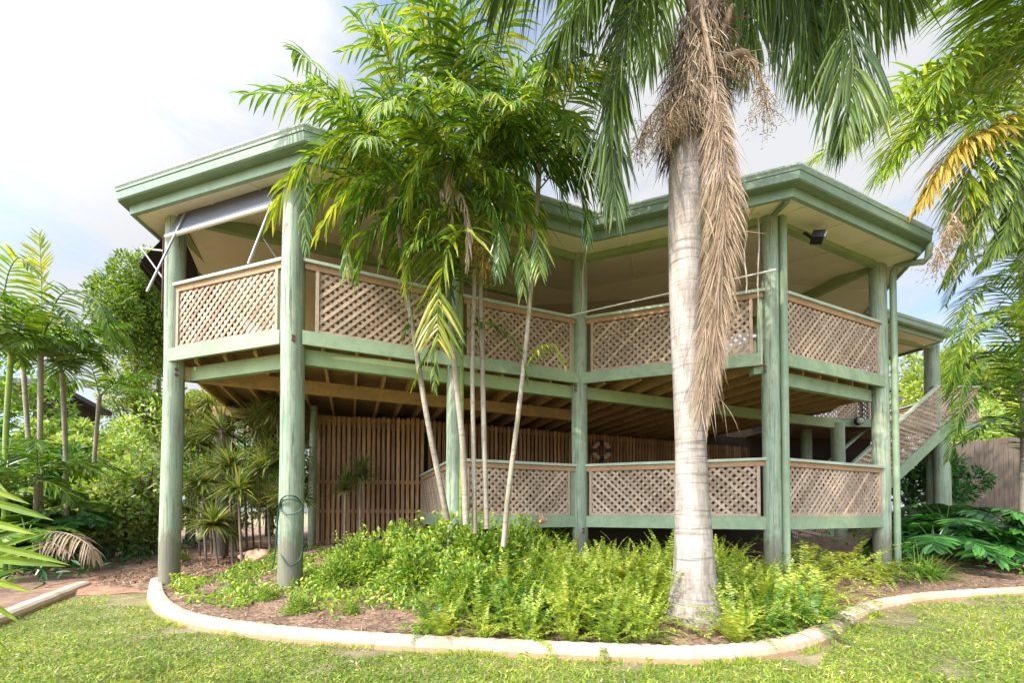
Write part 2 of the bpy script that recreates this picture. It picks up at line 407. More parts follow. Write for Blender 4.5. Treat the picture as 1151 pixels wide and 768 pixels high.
def catmull(pts, m=24):
    p = np.asarray(pts, float)
    p = np.vstack([2*p[0]-p[1], p, 2*p[-1]-p[-2]])
    out = []
    nseg = len(p)-3
    for t in np.linspace(0, nseg-1e-6, m):
        i = int(t); f = t-i
        a, b, c, d = p[i:i+4]
        out.append(0.5*((2*b)+(-a+c)*f+(2*a-5*b+4*c-d)*f*f+(-a+3*b-3*c+d)*f**3))
    return np.array(out)

def arc_path(base, az, el, length, droop, m=20):
    d = np.array([math.cos(az)*math.cos(el), math.sin(az)*math.cos(el), math.sin(el)])
    p = np.array(base, float); out = [p.copy()]
    for i in range(m-1):
        d = d+np.array([0, 0, -1.0])*droop*(0.35+1.3*i/m)/m
        d = unit(d); p = p+d*length/(m-1); out.append(p.copy())
    return np.array(out)

def frond(mb, path, nl, ll, lw, tint=(0.3, 0.7), droop=0.8, plumose=0.15, t0=0.14, rr=0.012, ang=(68, 28), rib=None, fold=0.35, K=3, yellow_tip=0.0, vee=0.25, gap=0.0, tiptaper=0.35, up=None):
    """pinnate palm frond along a path; leaflets into mb, rachis into rib (or mb)"""
    path = np.asarray(path, float); m = len(path)
    tg = np.gradient(path, axis=0); tg /= np.linalg.norm(tg, axis=1)[:, None]
    (rib or mb).tube(path, np.linspace(rr, rr*0.25, m), 5, tint=0.62, caps=False)
    P, D, S, L, W, T = [], [], [], [], [], []
    for side in (-1, 1):
        t = np.sort(np.clip(t0+(1-t0)*(np.arange(nl)+rng.uniform(-.3, .3, nl))/nl, t0, 0.995))
        keep = rng.random(nl) >= gap
        t = t[keep]
        x = t*(m-1); i = np.minimum(x.astype(int), m-2); f = (x-i)[:, None]
        pos = path[i]*(1-f)+path[i+1]*f
        tt = tg[i]*(1-f)+tg[i+1]*f
        upv = np.tile(np.array([0, 0, 1.0]) if up is None else np.asarray(up, float), (len(t), 1))
        sd = np.cross(tt, upv); ln = np.linalg.norm(sd, axis=1)[:, None]
        sd = np.where(ln < 0.12, np.array([1.0, 0, 0]), sd/(ln+1e-9))
        nrm = np.cross(sd, tt)
        s = (t-t0)/(1-t0)
        an = np.radians(ang[0]+(ang[1]-ang[0])*s+rng.normal(0, 4, len(t)))
        vv = vee+rng.normal(0, plumose, len(t))
        d = np.cos(an)[:, None]*tt+np.sin(an)[:, None]*(side*sd*np.cos(vv)[:, None]+nrm*np.sin(vv)[:, None])
        prof = np.minimum(1, 0.55+2.2*s)*np.minimum(1, tiptaper+(1-s)*1.7)
        P.append(pos); D.append(d)
        sv = np.cross(d, nrm); sv /= np.linalg.norm(sv, axis=1)[:, None]+1e-9
        S.append(sv)
        L.append(ll*prof*rng.uniform(.85, 1.1, len(t))); W.append(lw*np.minimum(1, 0.5+prof*.6)*rng.uniform(.85, 1.12, len(t)))
        T.append(np.clip(rng.uniform(tint[0], tint[1], len(t))+yellow_tip*np.clip(s-.5, 0, 1)*rng.random(len(t)), 0, 1))
    L = np.concatenate(L)
    dr = droop*rng.uniform(.7, 1.3, len(L))
    mb.strips(np.concatenate(P), np.concatenate(D), np.concatenate(S), L, np.concatenate(W), dr, K, None, fold, np.concatenate(T))

def leaf_cloud(mb, pts, L, W, tint, out=None, upb=0.35, K=2, droop=0.4, fold=0.3):
    n = len(pts)
    d = rng.normal(0, 1, (n, 3))
    if out is not None: d = d*0.7+out*1.1
    d[:, 2] += upb
    d /= np.linalg.norm(d, axis=1)[:, None]
    r = rng.normal(0, .5, (n, 3))+np.array([0, 0, 1.0])
    s = np.cross(d, r); s /= np.linalg.norm(s, axis=1)[:, None]+1e-9
    mb.strips(pts, d, s, L*rng.uniform(.65, 1.2, n), W*rng.uniform(.7, 1.2, n), droop, K, None, fold, tint)

# ---------------------------------------------------------------- terrain
curb_px = [(176, 650), (175, 661), (180, 673), (196, 685), (225, 694), (270, 701), (335, 708), (420, 714), (520, 719), (600, 723), (700, 727), (780, 729), (850, 725), (898, 716), (930, 703), (948, 692), (966, 683), (990, 676), (1030, 669), (1080, 665), (1151, 661), (1260, 657), (1500, 650)]
curb_pts = np.array([at(x, y, z=0.09) for x, y in curb_px])
cs = catmull(curb_pts, 420)
ox = np.argsort(cs[:, 0]); cxs, cys = cs[ox, 0], cs[ox, 1]
def yfront(x):
    x = np.asarray(x, float)
    y = np.interp(x, cxs, cys)
    return np.where(x < cxs[0], 5.75+(cxs[0]-x)*0.25, y)
def sstep(a, b, x):
    t = np.clip((x-a)/(b-a), 0, 1); return t*t*(3-2*t)
def bedz(x, y):
    x = np.asarray(x, float); y = np.asarray(y, float)
    d = y-yfront(x)
    left = 0.05+0.42*sstep(0.1, 5.0, d)
    right = 0.05+1.0*sstep(0.2, 7.0, d)
    w = sstep(5.2, 7.5, x)
    pathw = sstep(-4.4, -5.6, x)
    z = left*(1-w)+right*w
    return z*(1-pathw)+(0.03+0.28*sstep(0.3, 6, d))*pathw

g = MB()
NG = 40
for ring_r in (1,):
    gx = np.concatenate([-np.geomspace(600, 1, 20), np.geomspace(1, 600, 20)])
    vs = [(x, y, -0.004) for y in gx for x in gx]
    fs = [[j*40+i, j*40+i+1, (j+1)*40+i+1, (j+1)*40+i] for j in range(39) for i in range(39)]
    g.add(vs, fs)
tag(g.build('lawn', 'soil'), kind='structure')

b = MB()
xs = np.concatenate([np.linspace(-9, -5, 14), np.linspace(-4.9, 5, 100)[1:], np.linspace(5.1, 22, 50)])
ds = np.concatenate([np.linspace(0, 3, 22), np.linspace(3.3, 22, 28)])
X, Dd = np.meshgrid(xs, ds)
Yy = yfront(X)+Dd
Z = bedz(X, Yy)+0.02*np.sin(X*7.3+np.cos(Yy*5.1)*2)*np.cos(Yy*6.1)*(Dd > .2)
Z = np.where(Dd == 0, -.05, Z)
nx = len(xs)
b.add(np.stack([X, Yy, Z], -1).reshape(-1, 3), [[j*nx+i, j*nx+i+1, (j+1)*nx+i+1, (j+1)*nx+i] for j in range(len(ds)-1) for i in range(nx-1)])
tag(b.build('garden_bed_soil', 'mulch', smooth=True), kind='structure')

lcurb = np.array([at(x, y, z=0.09) for x, y in [(-160, 770), (-60, 714), (0, 690), (50, 671), (95, 654)]])
lb = MB()
q = [(-20, 1), (lcurb[0][0], lcurb[0][1]-1)]+[(p[0], p[1]) for p in lcurb]+[(-9.2, 9), (-12, 30), (-40, 30)]
c0 = np.array([-14.0, 9, .035])
for i in range(len(q)):
    a_, b_ = q[i], q[(i+1) % len(q)]
    lb.add([c0, (*a_, .03), (*b_, .03)], [[0, 1, 2, 2]])
tag(lb.build('side_bed_soil', 'mulch'), kind='structure')

# leaf-litter path between the kerbs
pth = MB()
pl = [at(x, y, z=.045) for x, y in [(98, 652), (128, 634), (150, 622)]]
pr = [at(x, y, z=.045) for x, y in [(186, 668), (186, 652), (190, 640)]]
nj, ni = 60, 24
vs = []
for j in range(nj):
    t = j/(nj-1)
    for i in range(ni):
        f = i/(ni-1)
        yy = 5.55+t*6.0+.10*math.sin(f*9)*(t < .1)
        x0_ = -6.75-.28*(yy-5.6); x1_ = -4.95-.16*(yy-5.6)
        xx = x0_*(1-f)+x1_*f
        vs.append((xx, yy, max(float(bedz(xx, yy)), .004)+.012*(0 < i < ni-1)*(j > 0)+.008*math.sin(xx*9)*math.sin(yy*8)-.03*(j == 0)))
pth.add(vs, [[j*ni+i, j*ni+i+1, (j+1)*ni+i+1, (j+1)*ni+i] for j in range(nj-1) for i in range(ni-1)])
tag(pth.build('path', 'pathmulch'), kind='structure')

def curb(pts, name, label):
    m = MB(); n = len(pts)
    tg = np.gradient(pts, axis=0); tg[:, 2] = 0; tg /= np.linalg.norm(tg, axis=1)[:, None]
    nr = np.stack([tg[:, 1], -tg[:, 0], np.zeros(n)], 1)      # toward the lawn
    prof = [(-.085, -.06), (-.085, .070), (-.066, .09), (-.02, .098), (.035, .092), (.070, .070), (.088, .035), (.092, -.06)]
    tn = [0.1, 0, 0, 0, .05, .35, .9]
    wob = 0.004*np.sin(np.arange(n)*1.7)
    V = np.array([[pts[i]*[1, 1, 0]+nr[i]*o+np.array([0, 0, z+wob[i]]) for o, z in prof] for i in range(n)])
    k = len(prof)
    for i in range(n):
        if i % 60 == 31:
            cen = pts[i]*[1, 1, 0]
            V[i] = cen+(V[i]-cen)*[.955, .955, .93]
    for i in range(n-1):
        joint = (i % 23 == 22)
        for j in range(k-1):
            m.add([V[i, j], V[i, j+1], V[i+1, j+1], V[i+1, j]], [[0, 1, 2, 3]], 0.8 if (joint and 0 < j < 6 and False) else tn[j])
    for i in (0, n-1):
        c = V[i].mean(0)
        for j in range(k-1): m.add([V[i, j], V[i, j+1], c], [[0, 1, 2, 2]], .2)
    return tag(m.build(name, 'curb', smooth=False), label, 'kerb', None)
curb(cs, 'garden_kerb', 'long pale concrete kerb curving along the front of the fern bed')
curb(catmull(lcurb, 30), 'garden_kerb', 'short tan concrete kerb beside the path under the cane palms')

# ---------------------------------------------------------------- house
Z0 = CAMZ
ZD, ZR, ZT = 2.45+Z0, 3.45+Z0, 4.69+Z0
LC, LL = 0.84+Z0, -0.06+Z0
ZE = 4.70+Z0
P = {1: (-5.193, 6.098), 2: (-2.984, 5.406), 3: (-0.911, 6.310), 4: (1.202, 7.102), 5: (3.985, 6.126), 6: (6.704, 7.260), 7: (7.82, 9.58)}
P = {k: np.array(v) for k, v in P.items()}
RAD = {1: .130, 2: .148, 3: .134, 4: .138, 5: .122, 6: .128, 7: .14}
da = np.array([math.cos(R(22)), math.sin(R(22))]); dc = np.array([-da[1], da[0]])
house = empty('house', (1.0, 9.0, 0.4), 'two storey green timber house with octagonal verandah decks on round poles', 'house')

def post(p, r, z0, z1, bolts=()):
    m = MB(); zs = np.linspace(z0, z1, 12)
    ph = rng.uniform(0, 6)
    pts = np.stack([p[0]+.006*np.sin(zs*1.3+ph), p[1]+.006*np.cos(zs*1.1+ph), zs], 1)
    m.tube(pts, r*(1.03-0.06*(zs-z0)/(z1-z0))*(1+.012*np.sin(zs*2.1+ph)), 28)
    o = m.build('post', 'post', house, smooth=True)
    for (dx, zb) in bolts:
        k = MB(); dirn = unit(np.array([-p[0], -p[1]]))
        sdv = np.array([-dirn[1], dirn[0]])
        bp = np.array([*(p+dirn*(r*0.99)+sdv*dx), zb])
        k.tube([bp, bp+np.array([*dirn, 0])*.02], .024, 8)
        bo = k.build('bolt', 'rust', o)
        bo.location = (0, 0, 0)
    return o
def fixchild(o):
    pass
post(P[1], RAD[1], 0.0, ZT+.03, [(.03, ZD-.30), (.03, ZD-.38)])
post(P[2], RAD[2], 0.05, ZT+.05, [(0.0, ZD-.12), (0.0, ZD-.17)])
post(P[3], RAD[3], 0.1, ZT+.05, [(.03, ZD-.15)])
post(P[4], RAD[4], 0.2, ZT+.05, [(-.07, ZD-.24), (-.07, ZD-.31), (.06, .86), (.06, .80)])
post(P[5], RAD[5], 0.2, ZT+.05, [(-.08, ZD-.22), (-.08, ZD-.28)])
post(P[6], RAD[6], 0.1, ZT+.05, [(-.08, ZD-.3)])
post(P[7], RAD[7], 0.4, 3.3)
pB = P[1]+dc*2.61; pC = P[1]+dc*8.05
for q_ in (pB, pC):
    o_ = post(q_, .13, 0.2, 3.2); o_.data.materials[0] = MT['fence']
pD = at(352, 500, Y=8.5)[:2]
post(pD, .075, 0.3, 3.4)

def clip_poly(poly, s0, s1, z0, z1):
    for ax, lim, sg in ((0, s0, 1), (0, s1, -1), (1, z0, 1), (1, z1, -1)):
        out = []
        for i in range(len(poly)):
            a_, b_ = poly[i], poly[(i+1) % len(poly)]
            ia, ib = (a_[ax]-lim)*sg >= 0, (b_[ax]-lim)*sg >= 0
            if ia: out.append(a_)
            if ia != ib:
                t = (lim-a_[ax])/(b_[ax]-a_[ax])
                out.append((a_[0]+t*(b_[0]-a_[0]), a_[1]+t*(b_[1]-a_[1])))
        poly = out
        if len(poly) < 3: return []
    return poly
def lattice(m, A, u, n, s0, s1, z0, z1, off, front=1, pitch=0.120, w=0.043, shear=0.0):
    """shear: z rises by shear per unit s (stairs)"""
    hw = w/math.sqrt(2)
    H = z1-z0
    for layer, sg in ((0, front), (1, -front)):
        c = s0-H-0.1
        while c < s1+H+.1:
            cc = c+rng.uniform(-.008, .008)
            if sg > 0: poly = [(cc-hw, z0), (cc+hw, z0), (cc+hw+H, z1), (cc-hw+H, z1)]
            else: poly = [(cc-hw, z1), (cc-hw+H, z0), (cc+hw+H, z0), (cc+hw, z1)]
            poly = clip_poly(poly, s0, s1, z0, z1)
            if poly:
                if shear: poly = [(p[0], p[1]+shear*(p[0]-s0)) for p in poly]
                o0 = off-(layer*0.0085)
                m.prism(poly, A, u, n, o0-.008, o0, rng.uniform(.0, 1.0))
            c += pitch
def bay_dirs(A, B):
    u = unit(B-A); n = np.array([u[1], -u[0]])
    if np.dot(n, -(A+B)/2) < 0: n = -n
    return u, n, np.linalg.norm(B-A)

def rail_bay(A, B, rA, rB, zbot, ztop, front=1, off=.04, gA=.10, gB=.10, base=True):
    u, n, L = bay_dirs(A, B)
    s0, s1 = rA*.93, L-rB*.93
    root = MB()
    root.box(A, u, n, s0-.02, s1+.02, off-.075, off+.065, ztop-.042, ztop)
    rb = root.build('railing', 'cap', house)
    m = MB(); m.box(A, u, n, s0, s1, off-.03, off+.03, ztop-.125, ztop-.044)
    m.build('under_rail', 'rawtimber', rb)
    m = MB()
    zl0, zl1 = zbot+.005, ztop-.128
    f0, f1 = s0+gA, s1-gB
    lattice(m, A, u, n, f0+.02, f1-.02, zl0+.02, zl1-.005, off+.014, front)
    m.build('lattice_panel', 'lattice', rb)
    m = MB()
    for a_ in (f0, f1-.045): m.box(A, u, n, a_, a_+.045, off-.02, off+.034, zl0, zl1)
    m.box(A, u, n, f0+.046, f1-.046, off-.02, off+.030, zl0-.003, zl0+.040, .6)
    m.build('panel_frame', 'lattice', rb)
    if gB > .06:
        m = MB(); m.box(A, u, n, s1-.07, s1+.0, off-.06, off+.0, zl0, zl1); m.build('baluster_stud', 'beam', rb)
    return rb

def fascia_beam(A, B, sA, sB, z0, z1, off0, off1, matn='beam', name='deck_fascia'):
    u, n, L = bay_dirs(A, B)
    m = MB(); m.box(A, u, n, sA, L+sB, off0, off1, z0, z1)
    return m.build(name, matn, house)

# upper deck
UP = [(1, 2, 1), (2, 4, 1), (4, 5, 1), (5, 6, 1)]
rail_bay(P[1], P[2], RAD[1], RAD[2], ZD, ZR, 1, gA=.02, gB=.07)
rail_bay(P[2], P[3], RAD[2], RAD[3], ZD, ZR, 1, gA=.13, gB=.05)
rail_bay(P[3], P[4], RAD[3], RAD[4], ZD, ZR, 1, gA=.05, gB=.07)
rail_bay(P[4], P[5], RAD[4], RAD[5], ZD, ZR, 1, gA=.08, gB=.14)
rail_bay(P[5], P[6], RAD[5], RAD[6], ZD, ZR, 1, gA=.02, gB=.04)
FH = .19
fascia_beam(P[1], P[2], -.03, -.12, ZD-FH, ZD, .07, .115)
fascia_beam(P[2], P[4], .12, -.09, ZD-FH, ZD, .07, .115)
fascia_beam(P[4], P[5], .05, -.13, ZD-FH, ZD, .07, .115)
fascia_beam(P[5], P[6], .06, .10, ZD-FH, ZD, .07, .115)
# bearers
def bearer(A, B, sA, sB, off, z0=ZD-.42, z1=ZD-.205, mt='olive'):
    return fascia_beam(A, B, sA, sB, z0, z1, off-.09, off, mt, 'bearer')
bearer(P[1], P[2], .1, -.1, -.14)
bearer(P[2], P[4], .10, -.10, -.02)
bearer(P[5], P[6], .12, -.12, -.06, mt='beam')
bearer(P[4], P[7], .10, -.05, .02)
P1a = P[1]+da*7.0
bearer(P[1], P1a, .1, 0, -.02, mt='joist')
bearer(P[1]+dc*2.6, P[1]+dc*2.6+da*6, -.2, 0, -.02, mt='joist')
bearer(P[1]+dc*5.2, P[1]+dc*5.2+da*6, -.2, 0, -.02, mt='joist')
m = MB(); m.box(P[5], unit(P[5]-P[4]), np.array([0, -1]), -.25, -.10, -.08, .04, ZD-.30, ZD-.192); m.build('bearer_end', 'beam', house)
# edge joist at the left edge of the upper deck
m = MB(); m.box(P[1], dc, -da, .1, 9, -.05, 0.0, ZD-FH, ZD); m.build('deck_fascia', 'joist', house)
# joists in direction dc under the deck
def outline(poly, s):      # distance along dc where the joist at P1+da*s starts (front boundary)
    best = None
    o = P[1]+da*s
    for a_, b_ in zip(poly[:-1], poly[1:]):
        Mx = np.array([[dc[0], -(b_-a_)[0]], [dc[1], -(b_-a_)[1]]])
        if abs(np.linalg.det(Mx)) < 1e-6: continue
        t, w = np.linalg.solve(Mx, a_-o)
        if -1e-6 <= w <= 1+1e-6: best = t if best is None else min(best, t)
    return best
front_poly = [P[1], P[2], P[4], P[5], P[6], P[6]+np.array([.39, .92])*6]
s = 0.35
while s < 12.4:
    t = outline(front_poly, s)
    if t is not None:
        a_ = P[1]+da*s+dc*(t+.03)
        m = MB(); m.box(a_, dc, da, 0.0, 9.0-max(t, 0)*0.5, -.022, .022, ZD-.20, ZD-.045)
        m.build('joist', 'joist', house)
    s += .45
# deck boards (one sheet of boards with gaps, seen from below)
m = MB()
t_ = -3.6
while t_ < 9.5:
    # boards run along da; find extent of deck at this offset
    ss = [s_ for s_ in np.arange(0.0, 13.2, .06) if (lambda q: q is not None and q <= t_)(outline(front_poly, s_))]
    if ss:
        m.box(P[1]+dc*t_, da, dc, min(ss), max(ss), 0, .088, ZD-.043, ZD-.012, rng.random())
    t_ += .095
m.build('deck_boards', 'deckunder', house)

# lower deck
rail_bay(P[3], P[4], RAD[3], RAD[4], LL, LC, 1, gA=.05, gB=.10)
rail_bay(P[4], P[5], RAD[4], RAD[5], LL, LC, -1, gA=.05, gB=.06)
rail_bay(P[5], P[6], RAD[5], RAD[6], LL, LC, 1, gA=.02, gB=.03)
fascia_beam(P[3], P[4], .10, -.10, LL-.20, LL, .02, .07)
fascia_beam(P[4], P[5], .10, -.08, LL-.20, LL, .02, .07)
fascia_beam(P[5], P[6], .08, -.05, LL-.20, LL, .02, .07)
fascia_beam(P[3], P[3]+dc*3.1, .10, 0, LL-.20, LL, .0, .05)
ld = P[3]+dc*3.05
rail_bay(P[3], ld, RAD[3], .02, LL, LC, 1, off=.0, gA=.04, gB=.02)
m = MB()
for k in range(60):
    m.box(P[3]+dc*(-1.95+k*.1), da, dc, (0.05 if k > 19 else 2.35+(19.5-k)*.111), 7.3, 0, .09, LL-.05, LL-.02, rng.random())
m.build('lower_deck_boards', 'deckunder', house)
for k, p_ in enumerate((P[3]+dc*3.05, P[3]+dc*1.6)):
    m = MB(); m.box(p_, da, dc, -.06, .06, -.06, .06, .2, LL-.2); m.build('stump', 'rawtimber', house)
m = MB()
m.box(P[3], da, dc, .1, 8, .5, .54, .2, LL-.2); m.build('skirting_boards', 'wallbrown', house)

# slatted wall
sA_ = at(356, 540, Y=8.75)[:2]; sB_ = at(480, 540, Y=9.05)[:2]
def slatwall(A, B, z0, z1, zb=None):
    u, n, L = bay_dirs(A, B)
    m = MB(); s = 0.0
    while s < L-.05:
        w_ = .070+rng.uniform(-.004, .004)
        m.box(A, u, n, s, s+w_, 0, .02, z0+rng.uniform(-.02, .02)-.05, z1+rng.uniform(-.015, .015), rng.random())
        s += .106
    o = m.build('slat_wall', 'slat', house)
    for zr in (z0+.62, z0+1.27, z1-.12):
        k = MB(); k.box(A, u, n, 0, L, -.045, -.002, zr, zr+.08, .5); k.build('wall_rail', 'slat', o)
    return o
slatwall(sA_, sB_, .50, 3.25)
sC_ = sB_+np.array([math.cos(R(21)), math.sin(R(21))])*13
slatwall(sB_+np.array([.02, .0]), sC_, .55, 3.22)
# dark wall added behind the slats so the space under the deck reads as shade
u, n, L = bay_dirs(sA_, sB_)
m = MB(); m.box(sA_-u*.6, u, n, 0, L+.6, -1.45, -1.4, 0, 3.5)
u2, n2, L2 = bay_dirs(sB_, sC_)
m.box(sB_, u2, n2, -.6, L2+5, -1.25, -1.2, 0, ZD+1.2); m.box(np.array([8.0, 15.0]), np.array([1., 0]), np.array([0, 1.]), -3, 5.0, 0, .1, 0, ZD-.05); m.build('shade_backing_wall', 'wallbrown', house)

# upper walls
wl = [P[1]+dc*3.4+da*2.0, P[2]+dc*3.6+da*.2, P[4]+dc*3.4, P[5]+np.array([.1, 3.6]), P[6]+dc*3.4-da*.4, P[6]+dc*9-da*.4]
m = MB()
for a_, b_ in zip(wl[:-1], wl[1:]):
    u, n, L = bay_dirs(a_, b_); m.box(a_, u, n, 0, L, -.1, 0, ZD-.01, ZT+1.3)
m.box(wl[0], dc, -da, 0, 8, -.1, 0, ZD-.01, ZT+1.3)
m.build('upper_wall', 'wallcream', house)

# eaves
E = [at(131, 213, z=ZE), at(341, 143.5, z=ZE), at(671, 242.5, z=ZE), at(899, 187.5, z=ZE), at(1048, 261.5, z=ZE)]
E = [e[:2] for e in E]
back_l = E[0]+np.array([-.75, 6.5]); dd_ = np.array([math.cos(R(67)), math.sin(R(67))]); back_r = E[4]+dd_*4.0
EV = [back_l]+E+[back_r]
def miter(poly, o):
    """offset polyline outward (toward camera side) by o"""
    out = []
    ns = []
    for a_, b_ in zip(poly[:-1], poly[1:]):
        u = unit(b_-a_); ns.append(np.array([u[1], -u[0]]))
    for i, p in enumerate(poly):
        if i == 0: v = ns[0]
        elif i == len(poly)-1: v = ns[-1]
        else:
            v = ns[i-1]+ns[i]; v = v/np.dot(v, ns[i])
        out.append(p+v*o)
    return out
def sweep(prof, mt, name, parent=house, poly=EV, tints=None):
    m = MB()
    rows = [miter(poly, o) for o, z in prof]
    for i in range(len(poly)-1):
        for j in range(len(prof)-1):
            a_, b_ = rows[j], rows[j+1]
            m.add([(*a_[i], prof[j][1]), (*a_[i+1], prof[j][1]), (*b_[i+1], prof[j+1][1]), (*b_[i], prof[j+1][1])], [[0, 1, 2, 3]], .5)
    return m.build(name, mt, parent)
SL = 0.30
sweep([(-.01, ZE-.17), (-.115, ZE-.17)], 'gutter', 'gutter_base')
gut = sweep([(-.115, ZE-.165), (-.035, ZE-.168), (-.006, ZE-.14), (0.0, ZE-.035), (.010, ZE-.03), (.010, ZE), (-.01, ZE), (-.012, ZE-.06), (-.11, ZE-.10)], 'gutter', 'gutter')
fas = sweep([(-.17, ZE-.19), (-.17, ZE-.30), (-.120, ZE-.30), (-.118, ZE-.02)], 'fascia', 'fascia_board')
sof = sweep([(-.165, ZE-.275), (-1.2, ZE-.275+1.035*SL), (-3.0, ZE-.275+2.835*SL)], 'soffit', 'soffit')
top_in = miter(EV, -3.0)
m = MB()
zc = ZE-.275+2.835*SL
for i in range(len(top_in)-1):
    m.add([(*top_in[i], zc), (*top_in[i+1], zc), (1+top_in[i+1][0]*.3, 16, zc+.3), (1+top_in[i][0]*.3, 16, zc+.3)], [[0, 1, 2, 3]])
m.build('ceiling', 'soffit', house)
for i in range(1, len(EV)-1):
    a_, c_ = EV[i], EV[i+1] if i < len(EV)-1 else EV[i]
    u = unit(c_-a_); n_ = np.array([u[1], -u[0]]); L = np.linalg.norm(c_-a_)
    k = .45
    while k < L-.2:
        q0_ = a_+u*k-n_*.2; q1_ = a_+u*k-n_*2.6
        m = MB(); m.beam([*q0_, ZE-.275+.035*SL-.006], [*q1_, ZE-.275+2.435*SL-.006], .035, .012)
        m.build('cover_batten', 'soffit', sof); k += .9
# roof sheets with rounded tile edge
roof = sweep([(.005, ZE+.004), (.022, ZE+.03), (.012, ZE+.062), (-.10, ZE+.085), (-3.0, ZE+.085+2.9*SL)], 'roof', 'roof')
m = MB()
zr = ZE+.085+2.9*SL
for i in range(len(top_in)-1):
    m.add([(*top_in[i], zr), (*top_in[i+1], zr), (1+top_in[i+1][0]*.3, 16, zr+.5), (1+top_in[i][0]*.3, 16, zr+.5)], [[0, 1, 2, 3]])
m.build('roof_cap', 'roof', roof)
# roof-sheet ribs along the eave edge
m = MB()
ee = miter(EV, -.02)
for i in range(len(ee)-1):
    u = unit(ee[i+1]-ee[i]); n_ = np.array([u[1], -u[0]]); L = np.linalg.norm(ee[i+1]-ee[i])
    s_ = .1
    while s_ < L-.1:
        p0 = ee[i]+u*s_
        m.box(p0, u, n_, 0, .05, -.7, .006, ZE+.03, ZE+.078, .5); s_ += .15
m.build('roof_rib', 'roof', roof)

# top plates / ceiling beams
def plate(A, B, sA, sB, mt='olive', z0=ZT-.2, z1=ZT-.01, name='ceiling_beam'):
    u, n, L = bay_dirs(A, B); m = MB(); m.box(A, u, n, sA, L+sB, -.05, .05, z0, z1); return m.build(name, mt, house)
plate(P[1], P[2], .1, -.1); plate(P[2], P[4], .1, -.1); plate(P[4], P[5], .1, -.1); plate(P[5], P[6], .1, -.1)
plate(P[1], P[1]+da*6, .1, 0); plate(P[6], P[6]+dc*5, .1, 0)
plate(P[1], P[1]+dc*7, .1, 0)
# hip trim under the P5 corner
m = MB(); e5 = np.array([*E[3], ZE-.31]); m.beam(e5+np.array([-.02, .22, .02]), [P[5][0], P[5][1]-.1, ZT-.12], .07, .06); m.build('soffit_trim', 'fascia', house)

# downpipes
def pipe(pts, r, name='downpipe'):
    m = MB(); m.tube(catmull(pts, 40) if len(pts) > 2 else pts, r, 14); o = m.build(name, 'pipe', house, smooth=True); return o
q5 = P[5]+np.array([.140, -.105])
pipe([[*q5, .25], [*q5, ZT-.1]], .052)
q6 = P[6]+np.array([.20, -.08])
e6 = np.array(E[4])
m = MB()
pp = [[*q6, .2], [*q6, 2.5], [*q6, ZT-.42], [*(q6+.02*(e6-q6)), ZT-.30], [*(q6+.12*(e6-q6)), ZT-.22], [*(q6+.80*(e6-q6)), ZE-.42], [*(q6+.90*(e6-q6)), ZE-.36], [*(q6+.93*(e6-q6)), ZE-.16]]
m.tube(np.array(pp), .05, 14); m.build('downpipe', 'pipe', house, smooth=True)

# rear deck with stairs and its roof
RA = np.array([7.6, 10.35]); RB = np.array([12.55, 10.75])
fascia_beam(RA, RB, 0, 0, ZD-.2, ZD, 0, .05)
rail_bay(RA, RA+(RB-RA)*.30, .05, .05, ZD, ZR-.05, 1, gA=.02, gB=.02)
rail_bay(RA+(RB-RA)*.72, RB, .05, .05, ZD, ZR-.05, 1, gA=.02, gB=.02)
u, n, L = bay_dirs(RA, RB)
m = MB()
for k in range(28): m.box(RA, u, n, 0, L, -.1*k-.095, -.1*k-.005, ZD-.05, ZD-.01, rng.random())
m.build('rear_deck_boards', 'deckunder', house)
rail_bay(RB, RB+np.array([.1, 2.8]), .05, .05, ZD, ZR-.05, 1, gA=.02, gB=.02)
m = MB(); m.box(RA, u, n, -1.5, L*.86, -2.4, -2.3, .3, ZD-.06); m.build('rear_shade_backing', 'wallbrown', house)  # added dark wall that stands in for shade under the rear deck
for (x_, y_, z0, z1, r_) in ((11.35, 10.75, .6, ZT, .16), (11.2, 10.4, .3, ZD-.2, .16), (8.55, 11.6, .5, ZT, .14)):
    post(np.array([x_, y_]), r_, z0, z1)
# thin balusters behind
m = MB()
for k in range(2): m.beam([9.9+.28*k, 11.6, ZD], [9.9+.28*k, 11.6, ZT+.1], .05, .05)
m.beam([9.4, 11.6, ZD+1.1], [11.3, 11.6, ZD+1.1], .05, .05); m.build('rear_screen', 'black', house)
rail_bay(np.array([9.6, 10.6]), np.array([9.75, 11.9]), .03, .03, ZD-.2, ZR-.3, 1, gA=.02, gB=.02)
# rear roof
r0 = at(1000, 350.5, z=ZE)[:2]; r1 = at(1070, 372, z=ZE)[:2]
r0 = r0-(r1-r0)*.5
REV = [r0, r1, r1+dc*6]
sweep([(-.115, ZE-.165), (-.03, ZE-.168), (0.0, ZE-.14), (0.0, ZE-.035), (.010, ZE-.03), (.010, ZE), (-.11, ZE)], 'gutter', 'gutter', poly=REV)
sweep([(-.12, ZE-.10), (-.12, ZE-.26), (-.16, ZE-.26)], 'fascia', 'fascia_board', poly=REV)
sweep([(-.15, ZE-.245), (-2.6, ZE-.245+2.45*.18)], 'soffit', 'soffit', poly=REV)
sweep([(.005, ZE+.004), (.015, ZE+.04), (-2.6, ZE+.8)], 'roof', 'roof', poly=REV)
m = MB(); m.beam([8.6, 9.9, ZT-.15], [11.35, 10.75, ZT-.15], .1, .2); m.build('ceiling_beam', 'olive', house)
m = MB(); m.beam([11.35, 10.75, ZT-.1], [10.0, 14, ZT-.1], .1, .2); m.build('ceiling_beam', 'black', house)
